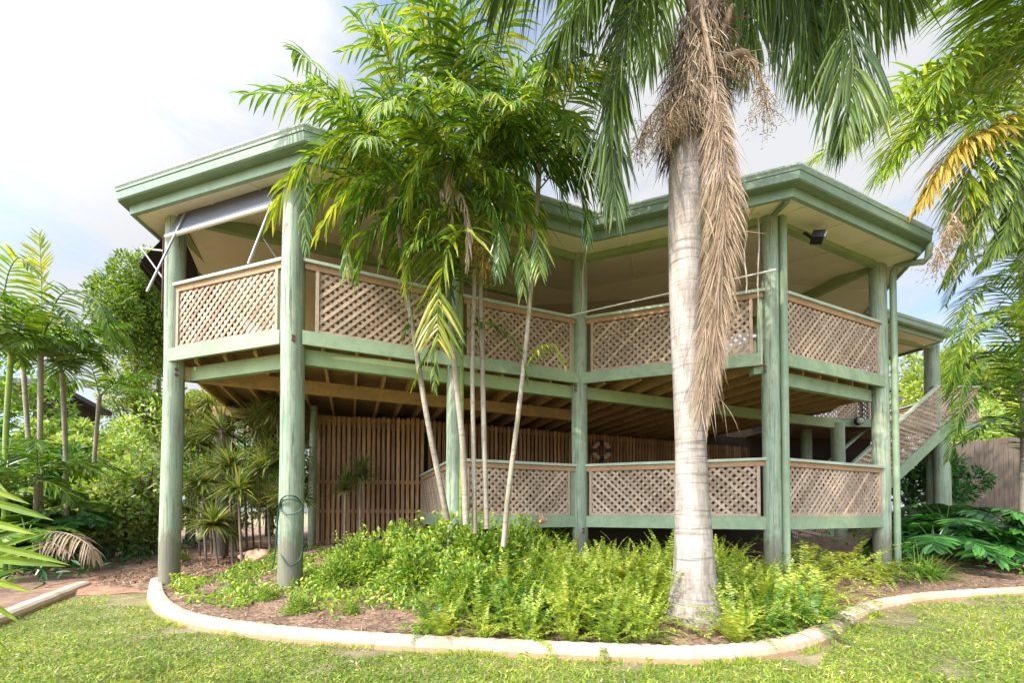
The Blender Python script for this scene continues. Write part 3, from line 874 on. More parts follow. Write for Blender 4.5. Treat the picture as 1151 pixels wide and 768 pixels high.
# staircase
top = at(1054, 434.5, Y=10.25); bot = at(957, 522.5, Y=9.75)
dirs = (bot-top); dirs /= dirs[0]; 
far_b = top+dirs*(-4.4)
off_y = np.array([0, -.1, 0])
stair = MB(); stair.beam(top, far_b, .09, .05); st = stair.build('staircase', 'cap', house)
uu = unit((far_b-top)[:2]); nn = np.array([uu[1], -uu[0]]); nn = nn if nn[1] < 0 else -nn
LL_ = np.linalg.norm((far_b-top)[:2]); sh = (far_b-top)[2]/LL_
m = MB(); lattice(m, top[:2], uu, nn, .05, LL_, top[2]-1.12, top[2]-.06, .02, 1, shear=sh); m.build('lattice_panel', 'lattice', st)
for dz, mtn, h_ in ((-1.25, 'beam', .26),):
    m = MB(); m.beam(top+[0, -.05, dz], far_b+[0, -.05, dz], .05, h_); m.build('stringer', mtn, st)
    m = MB(); m.beam(top+[0, .95, dz], far_b+[0, .95, dz], .05, h_); m.build('stringer', mtn, st)
m = MB(); m.beam(top+[0, .95, 0], far_b+[0, .95, 0], .09, .05); m.build('handrail', 'cap', st)
k = 0
while True:
    t_ = (k+.5)*.25/LL_
    if t_ > 1: break
    pos = top+(far_b-top)*t_+np.array([0, 0, -1.2])
    m = MB(); m.box(pos[:2], np.array([1., 0]), np.array([0, 1.]), -.14, .14, -.02, .92, pos[2]-.02, pos[2]+.02); m.build('tread', 'rawtimber', st); k += 1

# ---------------------------------------------------------------- small fittings
fl = at(921, 268, Y=6.15)
fe = empty('flood_light', fl, 'square black flood light under the right hand eave', 'light')
m = MB(); m.beam(fl+[-.11, .02, .03], fl+[.02, -.06, -.02], .22, .10); m.build('lamp_housing', 'black', fe)
m = MB(); m.beam(fl+[.022, -.062, -.022], fl+[.040, -.073, -.030], .20, .085); m.build('lens', 'glass', fe)
m = MB(); m.beam(fl+[-.11, .02, .03], fl+[-.16, .1, .16], .04, .04); m.build('bracket', 'black', fe)

bl = at(965.5, 473.5, Y=10.25)
be = empty('bulkhead_light', bl, 'small round dark bulkhead light on the rear deck beam', 'light')
m = MB(); m.tube([bl+[0, .04, 0], bl+[0, -.04, 0]], [.11, .10], 16); m.build('lamp_base', 'black', be)
m = MB(); m.tube([bl+[0, -.04, 0], bl+[0, -.07, 0], bl+[0, -.09, 0]], [.085, .07, .02], 16); m.build('lamp_glass', 'glass', be)

# life ring on the slatted wall
lr = at(676, 507, Y=10.45)
le = empty('life_ring', lr, 'cream and black life ring hanging on the dark slatted wall', 'life ring')
a = np.linspace(0, 2*np.pi, 33)
rd = np.stack([np.cos(a)*.20, np.sin(a)*.02*0-.0*a, np.sin(a)*.20], 1)
m = MB(); m.tube(lr+rd, .06, 10, caps=False); m.build('ring', 'orange_ring', le, smooth=True)
for k in range(4):
    aa = np.linspace(k*np.pi/2-.28+.0, k*np.pi/2+.28, 8)
    m = MB(); m.tube(lr+np.stack([np.cos(aa)*.20, 0*aa, np.sin(aa)*.20], 1), .066, 10); m.build('band', 'black', le, smooth=True)

# hanging woven lamp
hl = at(429, 283, Y=6.9)
he = empty('hanging_lamp', hl, 'round woven pendant lamp hanging behind the upper lattice railing', 'lamp')
m = MB(); tt = np.linspace(0, np.pi, 14); m.lathe(hl, [(max(.005, .17*math.sin(t)), .14*math.cos(t)) for t in tt]); m.build('lamp_shade', 'lamp', he, smooth=True)
m = MB(); m.tube([hl+[0, 0, .14], hl+[0, 0, .9]], .006, 6); m.build('cord', 'black', he)
m = MB(); m.tube([hl+[0, 0, -.13], hl+[0, 0, -.19], hl+[0, 0, -.24]], [.03, .035, .01], 10); m.build('finial', 'white', he, smooth=True)

# curtain rod in front of the P4-P5 bay
c0 = at(632, 356.5, Y=6.95); c1 = at(872, 303, Y=5.86)
ce = empty('drying_rod', (c0+c1)/2, 'long thin cream rod tied across the poles above the railing', 'rod')
m = MB(); m.tube([c0, c1], .013, 8); m.build('pole', 'white', ce)
m = MB(); m.tube([c0+[-.02, 0, 0], c0+[.05, 0, -.01]], [.03, .022], 8); m.build('end_cap', 'white', ce)
ropes = [((659, 262, 6.9), (653, 352, 6.9), 'thin cord hanging down the middle pole to the cream rod'), ((838, 240, 5.95), (838, 330, 5.95), 'pale rope hanging beside the brown dead frond'), ((851, 232, 5.92), (855, 410, 5.92), 'pale rope running down the front of the right corner pole')]
for a_, b_, lab in ropes:
    p0, p1 = at(*a_[:2], Y=a_[2]), at(*b_[:2], Y=b_[2])
    mid = [(p0*(1-t)+p1*t)+np.array([.02*math.sin(t*9), 0, 0]) for t in np.linspace(0, 1, 9)]
    m = MB(); m.tube(np.array(mid), .011, 6); tag(m.build('rope', 'rope'), lab, 'rope', 'ropes on the verandah poles')

# awning blinds
g0 = P[1]+unit(P[2]-P[1])*.18; g1 = P[2]-unit(P[2]-P[1])*.2
u, n, L = bay_dirs(P[1], P[2])
ae = empty('awning_blind', (*g0, 5.6), 'grey canvas awning blind pushed out between the two left poles', 'awning')
q0 = np.array([*(g0+n*.06), ZT-.10]); q1 = np.array([*(g1+n*.06), ZT-.10])
w0 = np.array([*(g0+n*.22-u*.05), ZT-.62]); w1 = np.array([*(g1+n*.22), ZT-.62])
m = MB()
for k in range(6):
    t0_, t1_ = k/6, (k+1)/6
    A0, A1, B0, B1 = q0*(1-t0_)+w0*t0_, q0*(1-t1_)+w0*t1_, q1*(1-t0_)+w1*t0_, q1*(1-t1_)+w1*t1_
    m.add([A0, B0, B1, A1], [[0, 1, 2, 3]]); nn_ = np.array([*n, .4])*.006
    m.add([A0-nn_, B0-nn_, B1-nn_, A1-nn_], [[3, 2, 1, 0]])
m.build('canvas', 'greycanvas', ae)
m = MB(); m.tube([w0, w1], .028, 10); m.build('bottom_bar', 'white', ae, smooth=True)
m = MB(); m.tube([at(208, 240, Y=5.85), at(165, 328, Y=5.5)], .014, 8); m.build('arm', 'steel', ae)
m = MB(); m.tube([at(306, 228, Y=5.15), at(279, 297, Y=5.2)], .016, 10); m.build('arm', 'steel', ae)
m = MB(); m.tube([at(296, 268, Y=5.3), at(312, 292, Y=5.45)], .008, 8); m.build('arm', 'steel', ae)
# black blind on the left side
be_ = empty('awning_blind', (*P[1], 5.4), 'black canvas awning blind sticking out left of the corner pole', 'awning')
nl = -da
t0b, t1b = P[1]+dc*.16, P[1]+dc*4.2
q0 = np.array([*(t0b+nl*.03), ZT-.12]); q1 = np.array([*(t1b+nl*.03), ZT-.12])
w0 = np.array([*(t0b+nl*.50), ZT-.85]); w1 = np.array([*(t1b+nl*.50), ZT-.85])
m = MB(); m.add([q0, q1, w1, w0], [[0, 1, 2, 3]]); m.add([q0+[.01, 0, -.01], q1+[.01, 0, -.01], w1+[.01, 0, -.01], w0+[.01, 0, -.01]], [[3, 2, 1, 0]]); 
v0, v1 = w0+np.array([.0, 0, -.10]), w1+np.array([0, 0, -.10])
m.add([w0, w1, v1, v0], [[0, 1, 2, 3]])
m.build('canvas', 'blackcanvas', be_)
m = MB(); m.tube([w0, w1], .025, 10); m.build('bottom_bar', 'black', be_, smooth=True)
m = MB(); m.tube([at(159, 279, Y=5.95), at(184, 282, Y=6.0)], .013, 8); m.build('arm', 'white', be_)
m = MB(); m.tube([at(159, 279, Y=5.95), at(184, 314, Y=6.0)], .013, 8); m.build('arm', 'steel', be_)
m = MB(); m.tube([at(184, 266, Y=5.93), at(182, 350, Y=5.93)], .010, 8); m.build('arm', 'rust', be_)

# garden hose on the big pole
hz = []
hp = P[2]; HR = RAD[2]+.03
c_ = at(326, 570, Y=5.4-HR)
aa = np.linspace(0, 2*np.pi, 26)
for t in aa: hz.append([c_[0]+.145*math.cos(t+1.57), c_[1]+.05*(math.cos(t+1.57))**2-.02, c_[2]+.10*math.sin(t+1.57)])
ctrl = [(318, 562), (312, 580), (312.5, 612), (320, 632), (329, 636), (339, 624), (340, 590), (339, 568), (330, 558), (316, 562), (311.5, 590), (309, 625), (306, 640)]
hz2 = [at(x, y, Y=5.4-HR-.0+(.1 if abs(x-326) > 12 else 0)) for x, y in ctrl]
m = MB(); m.tube(catmull(hz2, 70), .009, 8, caps=True); m.tube(np.array(hz), .009, 8, caps=False)
tag(m.build('garden_hose', 'hose', smooth=True), 'dark green garden hose looped on the thickest left pole', 'hose')

# clay ball and bird bath, flower, rock
bp = at(260, 503, Y=8.9)
m = MB(); tt = np.linspace(0.02, np.pi-.02, 10); m.lathe(bp, [(.12*math.sin(t), .12*math.cos(t)) for t in tt], 16); m.tube([bp+[0, 0, .11], bp+[0, 0, .8]], .006, 6)
tag(m.build('hanging_pot', 'terracotta', smooth=True), 'round orange clay pot hanging among the spiky plants', 'pot')
bb = at(455, 598, Y=7.3)
bbe = empty('bird_bath', (bb[0], bb[1], bedz(bb[0], bb[1])), 'green glazed shallow bird bath among the leafy shrubs', 'bird bath')
m = MB(); m.lathe(bb, [(.05, -.06), (.15, -.03), (.20, .03), (.205, .045), (.19, .04), (.12, .0), (.005, -.015)], 24); m.build('bowl', 'bowl', bbe, smooth=True)
m = MB(); m.tube([bb+[0, 0, -.6], bb+[0, 0, -.3], bb+[0, 0, -.05]], [.1, .05, .06], 12); m.build('pedestal', 'bowl', bbe, smooth=True)
rk = at(290, 598, Y=7.8); rk[2] = float(bedz(rk[0], rk[1]))+.08
m = MB(); pts = []
nu, nv = 40, 24
for j in range(nv):
    for i in range(nu):
        th = j/(nv-1)*np.pi; ph = i/nu*2*np.pi
        r_ = 1+.10*math.sin(3*ph+th*3)+.07*math.cos(5*ph-4*th)+.03*math.sin(11*ph+9*th)
        pts.append(rk+np.array([.30*math.sin(th)*math.cos(ph)*r_, .25*math.sin(th)*math.sin(ph)*r_, .15*math.cos(th)*r_]))
m.add(pts, [[j*nu+i, j*nu+(i+1) % nu, (j+1)*nu+(i+1) % nu, (j+1)*nu+i] for j in range(nv-1) for i in range(nu)])
tag(m.build('boulder', 'rock', smooth=True), 'tan boulder lying behind the thick left pole', 'boulder')

# fence at the right
f0 = at(1062, 500, Y=13.5); f1 = at(1180, 512, Y=11.5); f1 = f0+(f1-f0)*2.2
u = unit((f1-f0)[:2]); n_ = np.array([u[1], -u[0]]); Lf = np.linalg.norm((f1-f0)[:2])
fe_ = empty('paling_fence', (f0[0], f0[1], 1.0), 'weathered brown paling fence behind the dark green shrubs', 'fence')
m = MB(); s_ = 0
while s_ < Lf:
    m.box(f0[:2], u, n_, s_, s_+.095, 0, .018, .5, f0[2]+rng.uniform(-.02, .02), rng.random()); s_ += .10
m.build('palings', 'fence', fe_)
m = MB(); m.box(f0[:2], u, n_, 0, Lf, -.05, -.002, 2.2, 2.28); m.build('fence_rail', 'fence', fe_)

# neighbour roof at the left
nr = at(55, 428, Y=15); nr2 = at(124, 463, Y=14)
ne = empty('garden_shed', (-14, 13, 0), 'dark flat roofed shed showing behind the cane palms', 'shed')
m = MB(); s0_ = at(58, 427, Y=11.2); s1_ = at(126, 464, Y=14.9); s1_[2] = s0_[2]
bk = np.array([-5.5, 0, .25]); th_ = np.array([0, 0, .14])
vs = [s0_, s1_, s1_+bk, s0_+bk]; vs = vs+[v_-th_ for v_ in vs]
m.add(vs, [[3, 2, 1, 0], [4, 5, 6, 7], [0, 1, 5, 4], [1, 2, 6, 5], [2, 3, 7, 6], [3, 0, 4, 7]]); m.build('roof', 'darkroof', ne)
m = MB(); u_ = unit((s1_-s0_)[:2]); m.box(s0_[:2]+np.array([-.6, .2]), u_, np.array([u_[1], -u_[0]]), 0, 4.0, -.1, 0, 0, s0_[2]-.1); m.build('wall', 'wallbrown', ne)

# ---------------------------------------------------------------- plants
def px3(l, Yd=None):
    return np.array([at(p[0], p[1], Y=(p[2] if len(p) > 2 else Yd)) for p in l])

def trunk_from(pts, rad, mt, parent, seg=20, name='trunk', m=40):
    p = catmull(pts, m)
    r = np.interp(np.linspace(0, 1, m), np.linspace(0, 1, len(rad)), rad)
    r = r*(1+.012*np.sin(np.arange(m)*2.3))
    mb = MB(); mb.tube(p, r, seg)
    return mb.build(name, mt, parent, smooth=True)

def make_frond(parent, path, mt='palmleaf', name='frond', **kw):
    mb = MB(); frond(mb, path, **kw)
    return mb.build(name, mt, parent)

# ---- big feather palm in the bed
QY = 4.1
qp = empty('feather_palm', at(780, 684, Y=QY), 'tall grey trunked feather palm with a brown dead frond hanging down it', 'palm')
tr = px3([(781, 700), (780, 683), (780, 640), (778, 560), (775, 470), (771, 380), (770, 290), (772, 200), (778, 130), (786, 50), (791, -30), (792, -70)], QY)
trunk_from(tr, [.31, .255, .200, .160, .146, .146, .160, .178, .185, .155, .14, .10], 'trunk', qp, 32)
# root flare bumps
mb = MB()
for k in range(26):
    a_ = rng.uniform(0, 6.28); r_ = rng.uniform(.24, .30)
    c_ = np.array([tr[1][0]+r_*math.cos(a_), tr[1][1]+r_*math.sin(a_), .02])
    mb.tube([c_+[-.05*math.cos(a_), -.05*math.sin(a_), .14], c_, c_+[.05*math.cos(a_), .05*math.sin(a_), -.05]], [.018, .024, .02], 6)
mb.build('root', 'trunk', qp, smooth=True)
QL = dict(nl=105, ll=.98, lw=.030, droop=1.5, plumose=.55, t0=.16, rr=.020, ang=(62, 25), K=4, fold=.3, vee=.15, tint=(.1, .62))
heroq = [
 [(797, -45, 4.05), (870, -70, 3.7), (935, -30, 3.5), (958, 60, 3.4), (948, 150, 3.35)],
 [(797, -50, 4.05), (880, -90, 3.7), (970, -60, 3.5), (1020, -10, 3.45)],
 [(797, -45, 4.05), (860, -60, 3.9), (905, 0, 3.9), (915, 90, 3.9)],
 [(797, -40, 4.15), (825, -50, 4.7), (845, 0, 5.0), (838, 80, 5.1)],
 [(785, -45, 4.1), (742, -60, 3.95), (712, 20, 3.85), (688, 120, 3.8), (692, 230, 3.8)],
 [(785, -45, 4.05), (715, -80, 3.75), (655, 0, 3.65), (618, 60, 3.6)],
 [(785, -40, 4.15), (735, -60, 4.6), (700, 30, 4.8), (690, 130, 4.9)],
 [(785, -45, 4.2), (720, -70, 4.6), (660, -10, 4.7), (640, 90, 4.7)],
 [(795, -45, 4.15), (850, -90, 4.6), (905, -40, 4.9), (925, 50, 5.0)],
 [(785, -50, 4.1), (680, -110, 4.0), (600, -60, 3.9), (555, -10, 3.9)],
]
for h in heroq:
    make_frond(qp, catmull(px3(h), 26), 'queenleaf', **QL)
for k in range(5):
    az = R(20+k*67); make_frond(qp, arc_path(at(791, -50, Y=QY), az, R(60), 2.6, 2.0, 22), 'queenleaf', **dict(QL, nl=60))
# dead frond
dp = catmull(px3([(785, -5, 3.86), (797, 60, 3.80), (806, 140, 3.76), (811, 220, 3.76), (806, 310, 3.78), (798, 390, 3.80), (790, 455, 3.82)]), 34)
mb = MB()
frond(mb, dp, nl=330, ll=.50, lw=.0075, droop=.75, plumose=.45, t0=.22, rr=.024, ang=(38, 20), K=4, fold=.25, vee=.1, tint=(.35, .95), tiptaper=.55, up=(0, -1, 0))
frond(mb, dp+[.03, -.03, 0], nl=240, ll=.46, lw=.007, droop=1.1, plumose=.6, t0=.30, rr=.004, ang=(42, 18), K=4, fold=.25, vee=.2, tint=(.2, .8), up=(0, -1, 0))
frond(mb, dp[6:]+[.0, -.04, 0], nl=60, ll=.62, lw=.006, droop=1.9, plumose=1.0, t0=.05, rr=.003, ang=(60, 25), K=5, fold=.25, vee=.3, tint=(.0, .6), gap=.35, up=(0, -1, 0))
n = 260
i_ = rng.integers(8, len(dp), n); q_ = dp[i_]+rng.normal(0, .07, (n, 3))*[1, .6, 1]
d_ = np.stack([rng.normal(0, .5, n), rng.normal(0, .3, n), -1+rng.normal(0, .5, n)], 1); d_ /= np.linalg.norm(d_, axis=1)[:, None]
s_ = np.cross(d_, [0, 1, .2]); s_ /= np.linalg.norm(s_, axis=1)[:, None]
mb.strips(q_, d_, s_, rng.uniform(.12, .5, n), .006, rng.uniform(0, 2, n), 4, None, .2, rng.uniform(0, 1, n))
mb.build('dead_frond', 'deadleaf', qp)
# fibre skirt
mb = MB(); n = 3600
th = rng.uniform(0, 6.28, n); s = rng.random(n)**1.0
yy = 10+150*s
cxp = np.interp(yy, [0, 60, 130, 170], [790, 785, 777, 773])
base = np.array([at(c, y, Y=QY) for c, y in zip(cxp, yy)])
rad = np.interp(yy, [0, 40, 110, 165], [.18, .26, .33, .27])*rng.uniform(.6, 1.12, n)
base[:, 0] += rad*np.cos(th); base[:, 1] += rad*np.sin(th)
D = np.stack([.35*np.cos(th)+rng.normal(0, .35, n), .35*np.sin(th)+rng.normal(0, .35, n), -1+rng.normal(0, .25, n)], 1)
S = np.cross(D, np.stack([np.cos(th), np.sin(th), 0*th], 1)); S /= np.linalg.norm(S, axis=1)[:, None]
mb.strips(base, D, S, rng.uniform(.12, .36, n), rng.uniform(.005, .014, n), .6, 3, None, 0, rng.uniform(0, .9, n))
mb.build('fibre_skirt', 'fibre', qp)
# old leaf bases
mb = MB()
for (a, b_, c_) in (((800, 55), (815, 30), (822, 8)), ((790, 40), (778, 5), (770, -20)), ((800, 80), (830, 62), (850, 72)), ((795, 30), (806, 0), (806, -30))):
    mb.tube(catmull(px3([a, b_, c_], 3.92), 10), [.06]*3+[.05]*4+[.03]*3, 8, .2)
mb.build('leaf_base', 'fibre', qp, smooth=True)
def brush(parent, path, n, L, w, mt, name='fruit_stalk', spread=.5, droop=1.0, tint=(.1, .9), down=.8, rr=.012):
    mb = MB(); path = np.asarray(path)
    mb.tube(path, np.linspace(rr, rr*.4, len(path)), 6, .4)
    i = rng.integers(len(path)//4, len(path), n)
    p = path[i]
    d = rng.normal(0, spread, (n, 3)); d[:, 2] -= down
    d /= np.linalg.norm(d, axis=1)[:, None]
    s_ = np.cross(d, rng.normal(0, 1, (n, 3))); s_ /= np.linalg.norm(s_, axis=1)[:, None]
    ln = rng.uniform(.5, 1, n)*L
    mb.strips(p, d, s_, ln, w, droop, 4, [1, .9, .8, .7, .5], 0, rng.uniform(*tint, n))
    # little side twigs / beads
    k = rng.integers(0, n, n*4)
    q_ = p[k]+d[k]*(ln[k]*rng.uniform(.3, 1, n*4))[:, None]
    q_[:, 2] -= droop*.25*ln[k]
    dd = rng.normal(0, 1, (n*4, 3)); dd /= np.linalg.norm(dd, axis=1)[:, None]
    ss = np.cross(dd, [0.3, .2, 1]); ss /= np.linalg.norm(ss, axis=1)[:, None]
    mb.strips(q_, dd, ss, L*.12, w*1.2, .3, 2, None, 0, rng.uniform(*tint, n*4))
    return mb.build(name, mt, parent)
brush(qp, catmull(px3([(800, 60, 4.0), (835, 62, 3.9), (855, 85, 3.85), (862, 120, 3.85)]), 14), 150, .34, .005, 'fibre', tint=(.25, 1))
brush(qp, catmull(px3([(775, 90, 4.0), (748, 110, 3.85), (728, 135, 3.8), (718, 160, 3.8)]), 14), 170, .30, .005, 'fibre', tint=(.25, 1))
brush(qp, catmull(px3([(775, 100, 3.9), (757, 120, 3.75), (748, 150, 3.75)]), 14), 150, .26, .005, 'fibre', tint=(.1, .8))

# ---- slender clump palms
CL = dict(nl=32, ll=.50, lw=.036, droop=1.3, plumose=.24, gap=.10, t0=.12, rr=.011, ang=(66, 30), K=3, fold=.35, vee=.25, tint=(.12, .72))
def clump(stem, rad, mt, label, heroes, nrand, seedel=(5, 72), crown=None, L=(1.4, 1.9), tint=None, azs=None, drp=(1.2, 2.4)):
    st = px3(stem)
    e = empty('slender_palm', st[0], label, 'palm', 'clump of slender palms before the house')
    trunk_from(st, [q_*.77 for q_ in rad], mt, e, 12)
    for h in heroes:
        kw = dict(CL)
        if isinstance(h, tuple): h, kw2 = h; kw.update(kw2)
        make_frond(e, catmull(px3(h), 22), 'palmleaf', **kw)
    tp = st[-1]
    for k in range(nrand):
        az = (azs[k % len(azs)] if azs else rng.uniform(0, 360)); el = rng.uniform(*seedel)
        kw = dict(CL); t_ = rng.uniform(0, .22); kw['tint'] = (.08+t_, .74+t_) if tint is None else tint; kw['yellow_tip'] = rng.uniform(0, .18)
        make_frond(e, arc_path(tp, R(az), R(el), rng.uniform(*L), rng.uniform(*drp), 20), 'palmleaf', **kw)
    return e
YT = dict(tint=(.35, .9), yellow_tip=.9)
p1 = clump([(503, 585, 5.2), (482, 480, 5.15), (468, 395, 5.1), (455, 310, 5.05), (447, 245, 5.0), (444, 205, 5.0)], [.052, .047, .044, .04, .042, .05], 'cane',
      'slender palm with pale trunk leaning left across the upper lattice',
      [([(444, 205, 5.0), (405, 140, 4.8), (345, 108, 4.7), (268, 105, 4.65)], dict(ll=.46, nl=30, tint=(.15, .65), droop=1.0)),
       ([(444, 210, 5.0), (395, 178, 4.8), (345, 178, 4.6), (318, 215, 4.55), (300, 258, 4.55)], dict(YT, ll=.44, nl=26, gap=.15, droop=1.5)),
       ([(444, 210, 5.0), (400, 165, 4.75), (352, 170, 4.6), (342, 225, 4.55), (345, 285, 4.55)], dict(ll=.36, nl=26, tint=(.1, .5), droop=1.3)),
       ([(444, 208, 5.0), (420, 195, 4.6), (385, 220, 4.4), (350, 275, 4.4)], dict(YT, ll=.36, nl=26, gap=.1, droop=1.2)),
       ([(440, 205, 5.0), (432, 130, 5.0), (425, 70, 5.0), (412, 25, 5.0)], dict(ll=.38, nl=26, tint=(.2, .75))),
       ([(444, 205, 5.0), (410, 130, 5.2), (350, 70, 5.3), (330, 55, 5.3)], dict(ll=.38, nl=24, tint=(.2, .7)))],
      9, azs=[100, 150, 200, 60, 20, 240, 300, 270, 220, 330, 180], L=(1.2, 1.8), drp=(1.4, 3.2))
p2 = clump([(524, 590, 5.05), (520, 500, 5.0), (512, 420, 5.0), (504, 330, 4.95), (500, 265, 4.9), (497, 215, 4.9)], [.056, .05, .048, .045, .045, .05], 'cane',
      'slender palm with white ringed trunk standing before the third pole',
      [([(500, 240, 4.9), (520, 255, 4.65), (503, 283, 4.5), (493, 330, 4.45), (492, 385, 4.45)], dict(ll=.78, nl=36, lw=.040, tint=(.45, .95), yellow_tip=.5, droop=.5, ang=(60, 38))),
       ([(497, 235, 4.9), (455, 205, 4.55), (410, 215, 4.4), (385, 265, 4.4)], dict(ll=.42, nl=28, tint=(.12, .55), droop=1.1)),
       ([(497, 220, 4.9), (470, 150, 4.6), (430, 110, 4.5), (370, 120, 4.4)], dict(ll=.42, nl=28, tint=(.1, .6), droop=.9)),
       ([(497, 220, 4.9), (480, 140, 4.9), (450, 80, 4.9), (420, 0, 4.9)], dict(ll=.42, nl=28, tint=(.15, .6)))],
      10, azs=[250, 290, 200, 330, 160, 90, 30, 120, 270, 225, 310, 180, 240], L=(1.2, 1.8), drp=(1.4, 3.2))
p3 = clump([(518, 590, 5.35), (519, 500, 5.35), (519, 420, 5.35), (518, 345, 5.35), (517, 300, 5.35)], [.036, .034, .033, .035, .04], 'greencane',
      'thin bright green cane palm stem touching the third pole',
      [([(517, 330, 5.3), (500, 320, 5.2), (470, 345, 5.1), (450, 385, 5.1)], dict(ll=.26, nl=20, tint=(.2, .7), droop=1.0)),
       ([(517, 395, 5.3), (500, 380, 5.2), (478, 400, 5.1), (462, 440, 5.1)], dict(ll=.26, nl=18, lw=.036, tint=(.3, .8), droop=1.4)),
       ([(518, 390, 5.3), (505, 372, 5.1), (490, 392, 5.0), (488, 445, 5.0)], dict(ll=.26, nl=18, lw=.036, tint=(.2, .7), droop=1.4)),
       ([(518, 380, 5.3), (545, 362, 5.1), (580, 385, 5.0), (594, 435, 5.0)], dict(ll=.22, nl=20, lw=.036, tint=(.02, .3), droop=1.2)),
       ([(518, 330, 5.3), (520, 300, 5.0), (505, 320, 4.9), (515, 380, 4.9)], dict(ll=.3, nl=20, tint=(.05, .4), droop=1.2))],
      4, azs=[250, 300, 200, 340], L=(.9, 1.3))
p4 = clump([(534, 600, 5.1), (532, 500, 5.1), (531, 400, 5.1), (533, 320, 5.1), (531, 240, 5.1), (528, 175, 5.1)], [.042, .038, .036, .034, .036, .045], 'cane',
      'thin straight palm trunk left of its close neighbour in the clump',
      [([(528, 180, 5.1), (560, 120, 4.8), (610, 110, 4.6), (650, 150, 4.5)], dict(ll=.44, nl=28, tint=(.1, .6), droop=1.0)),
       ([(528, 180, 5.1), (520, 90, 5.0), (500, 20, 5.0), (470, -40, 5.0)], dict(ll=.44, nl=28, tint=(.2, .7))),
       ([(528, 180, 5.1), (550, 90, 5.0), (575, 20, 5.0), (590, -50, 5.0)], dict(ll=.44, nl=28, tint=(.2, .7)))],
      10, azs=[270, 310, 230, 0, 180, 80, 140, 40, 250, 290, 200, 330, 260, 220], L=(1.3, 1.9), drp=(1.2, 3.2))
HG = dict(CL, ll=.42, droop=1.6)
for par, h, kw in [(p2, [(500, 235, 4.85), (470, 215, 4.5), (440, 235, 4.35), (425, 300, 4.3)], dict(tint=(.1, .6))),
                   (p2, [(497, 225, 4.85), (540, 190, 4.5), (575, 205, 4.35), (588, 270, 4.3)], dict(tint=(.2, .75))),
                   (p4, [(528, 190, 5.0), (575, 165, 4.7), (620, 185, 4.6), (640, 250, 4.6)], dict(tint=(.05, .5))),
                   (p4, [(528, 185, 5.0), (500, 165, 4.5), (470, 180, 4.3), (455, 245, 4.3)], dict(tint=(.3, .9), yellow_tip=.6)),
                   (p4, [(530, 200, 5.0), (545, 215, 4.6), (560, 250, 4.45), (560, 310, 4.45)], dict(tint=(.1, .5))),
                   (p1, [(445, 215, 4.95), (420, 225, 4.7), (395, 260, 4.6), (388, 310, 4.6)], dict(tint=(.2, .8), yellow_tip=.7, gap=.15)),
                   (p4, [(528, 180, 5.1), (600, 130, 5.0), (660, 150, 4.9), (690, 220, 4.9)], dict(tint=(.1, .55))),
                   (p4, [(528, 180, 5.1), (590, 90, 5.3), (650, 80, 5.3), (700, 130, 5.3)], dict(tint=(.1, .55)))]:
    make_frond(par, catmull(px3(h), 20), 'palmleaf', **dict(HG, **kw))
for par, h in [(p2, [(497, 225, 4.8), (515, 215, 4.6), (527, 250, 4.5), (524, 305, 4.5)]), (p4, [(528, 180, 5.0), (510, 170, 4.7), (505, 205, 4.6), (508, 250, 4.6)]), (p1, [(444, 210, 4.9), (430, 225, 4.8), (424, 262, 4.75)])]:
    make_frond(par, catmull(px3(h), 16), 'deadleaf', 'dead_frond', nl=22, ll=.26, lw=.02, droop=2.0, plumose=.4, t0=.2, rr=.009, ang=(45, 20), tint=(.3, 1))
brush(p4, catmull(px3([(531, 285, 5.05), (537, 268, 4.95), (546, 290, 4.9)]), 10), 90, .46, .006, 'panicle', 'flower_stalk', .75, 1.3, (.1, 1), .35, .01)
p5 = clump([(547, 595, 5.2), (544, 490, 5.2), (542, 400, 5.2), (540, 310, 5.2), (541, 220, 5.2), (548, 130, 5.2)], [.05, .045, .042, .04, .04, .05], 'cane',
      'straight pale palm trunk right of its close neighbour in the clump',
      [([(548, 135, 5.2), (590, 70, 5.0), (640, 60, 4.9), (680, 105, 4.8)], dict(ll=.46, nl=28, tint=(.1, .6), droop=1.0)),
       ([(548, 135, 5.2), (520, 50, 5.0), (470, 5, 5.0), (400, 10, 5.0)], dict(ll=.46, nl=28, tint=(.2, .7), droop=.9)),
       ([(548, 135, 5.2), (500, 60, 5.0), (440, 40, 5.0), (378, 60, 5.0)], dict(ll=.42, nl=28, tint=(.25, .75), droop=.9)),
       ([(548, 135, 5.2), (540, 40, 5.2), (520, -30, 5.2), (480, -70, 5.2)], dict(ll=.46, nl=28, tint=(.2, .7)))],
      11, azs=[270, 200, 330, 20, 160, 240, 300, 90, 60, 120, 220, 285, 350, 255], L=(1.3, 1.9), drp=(1.2, 3.0))
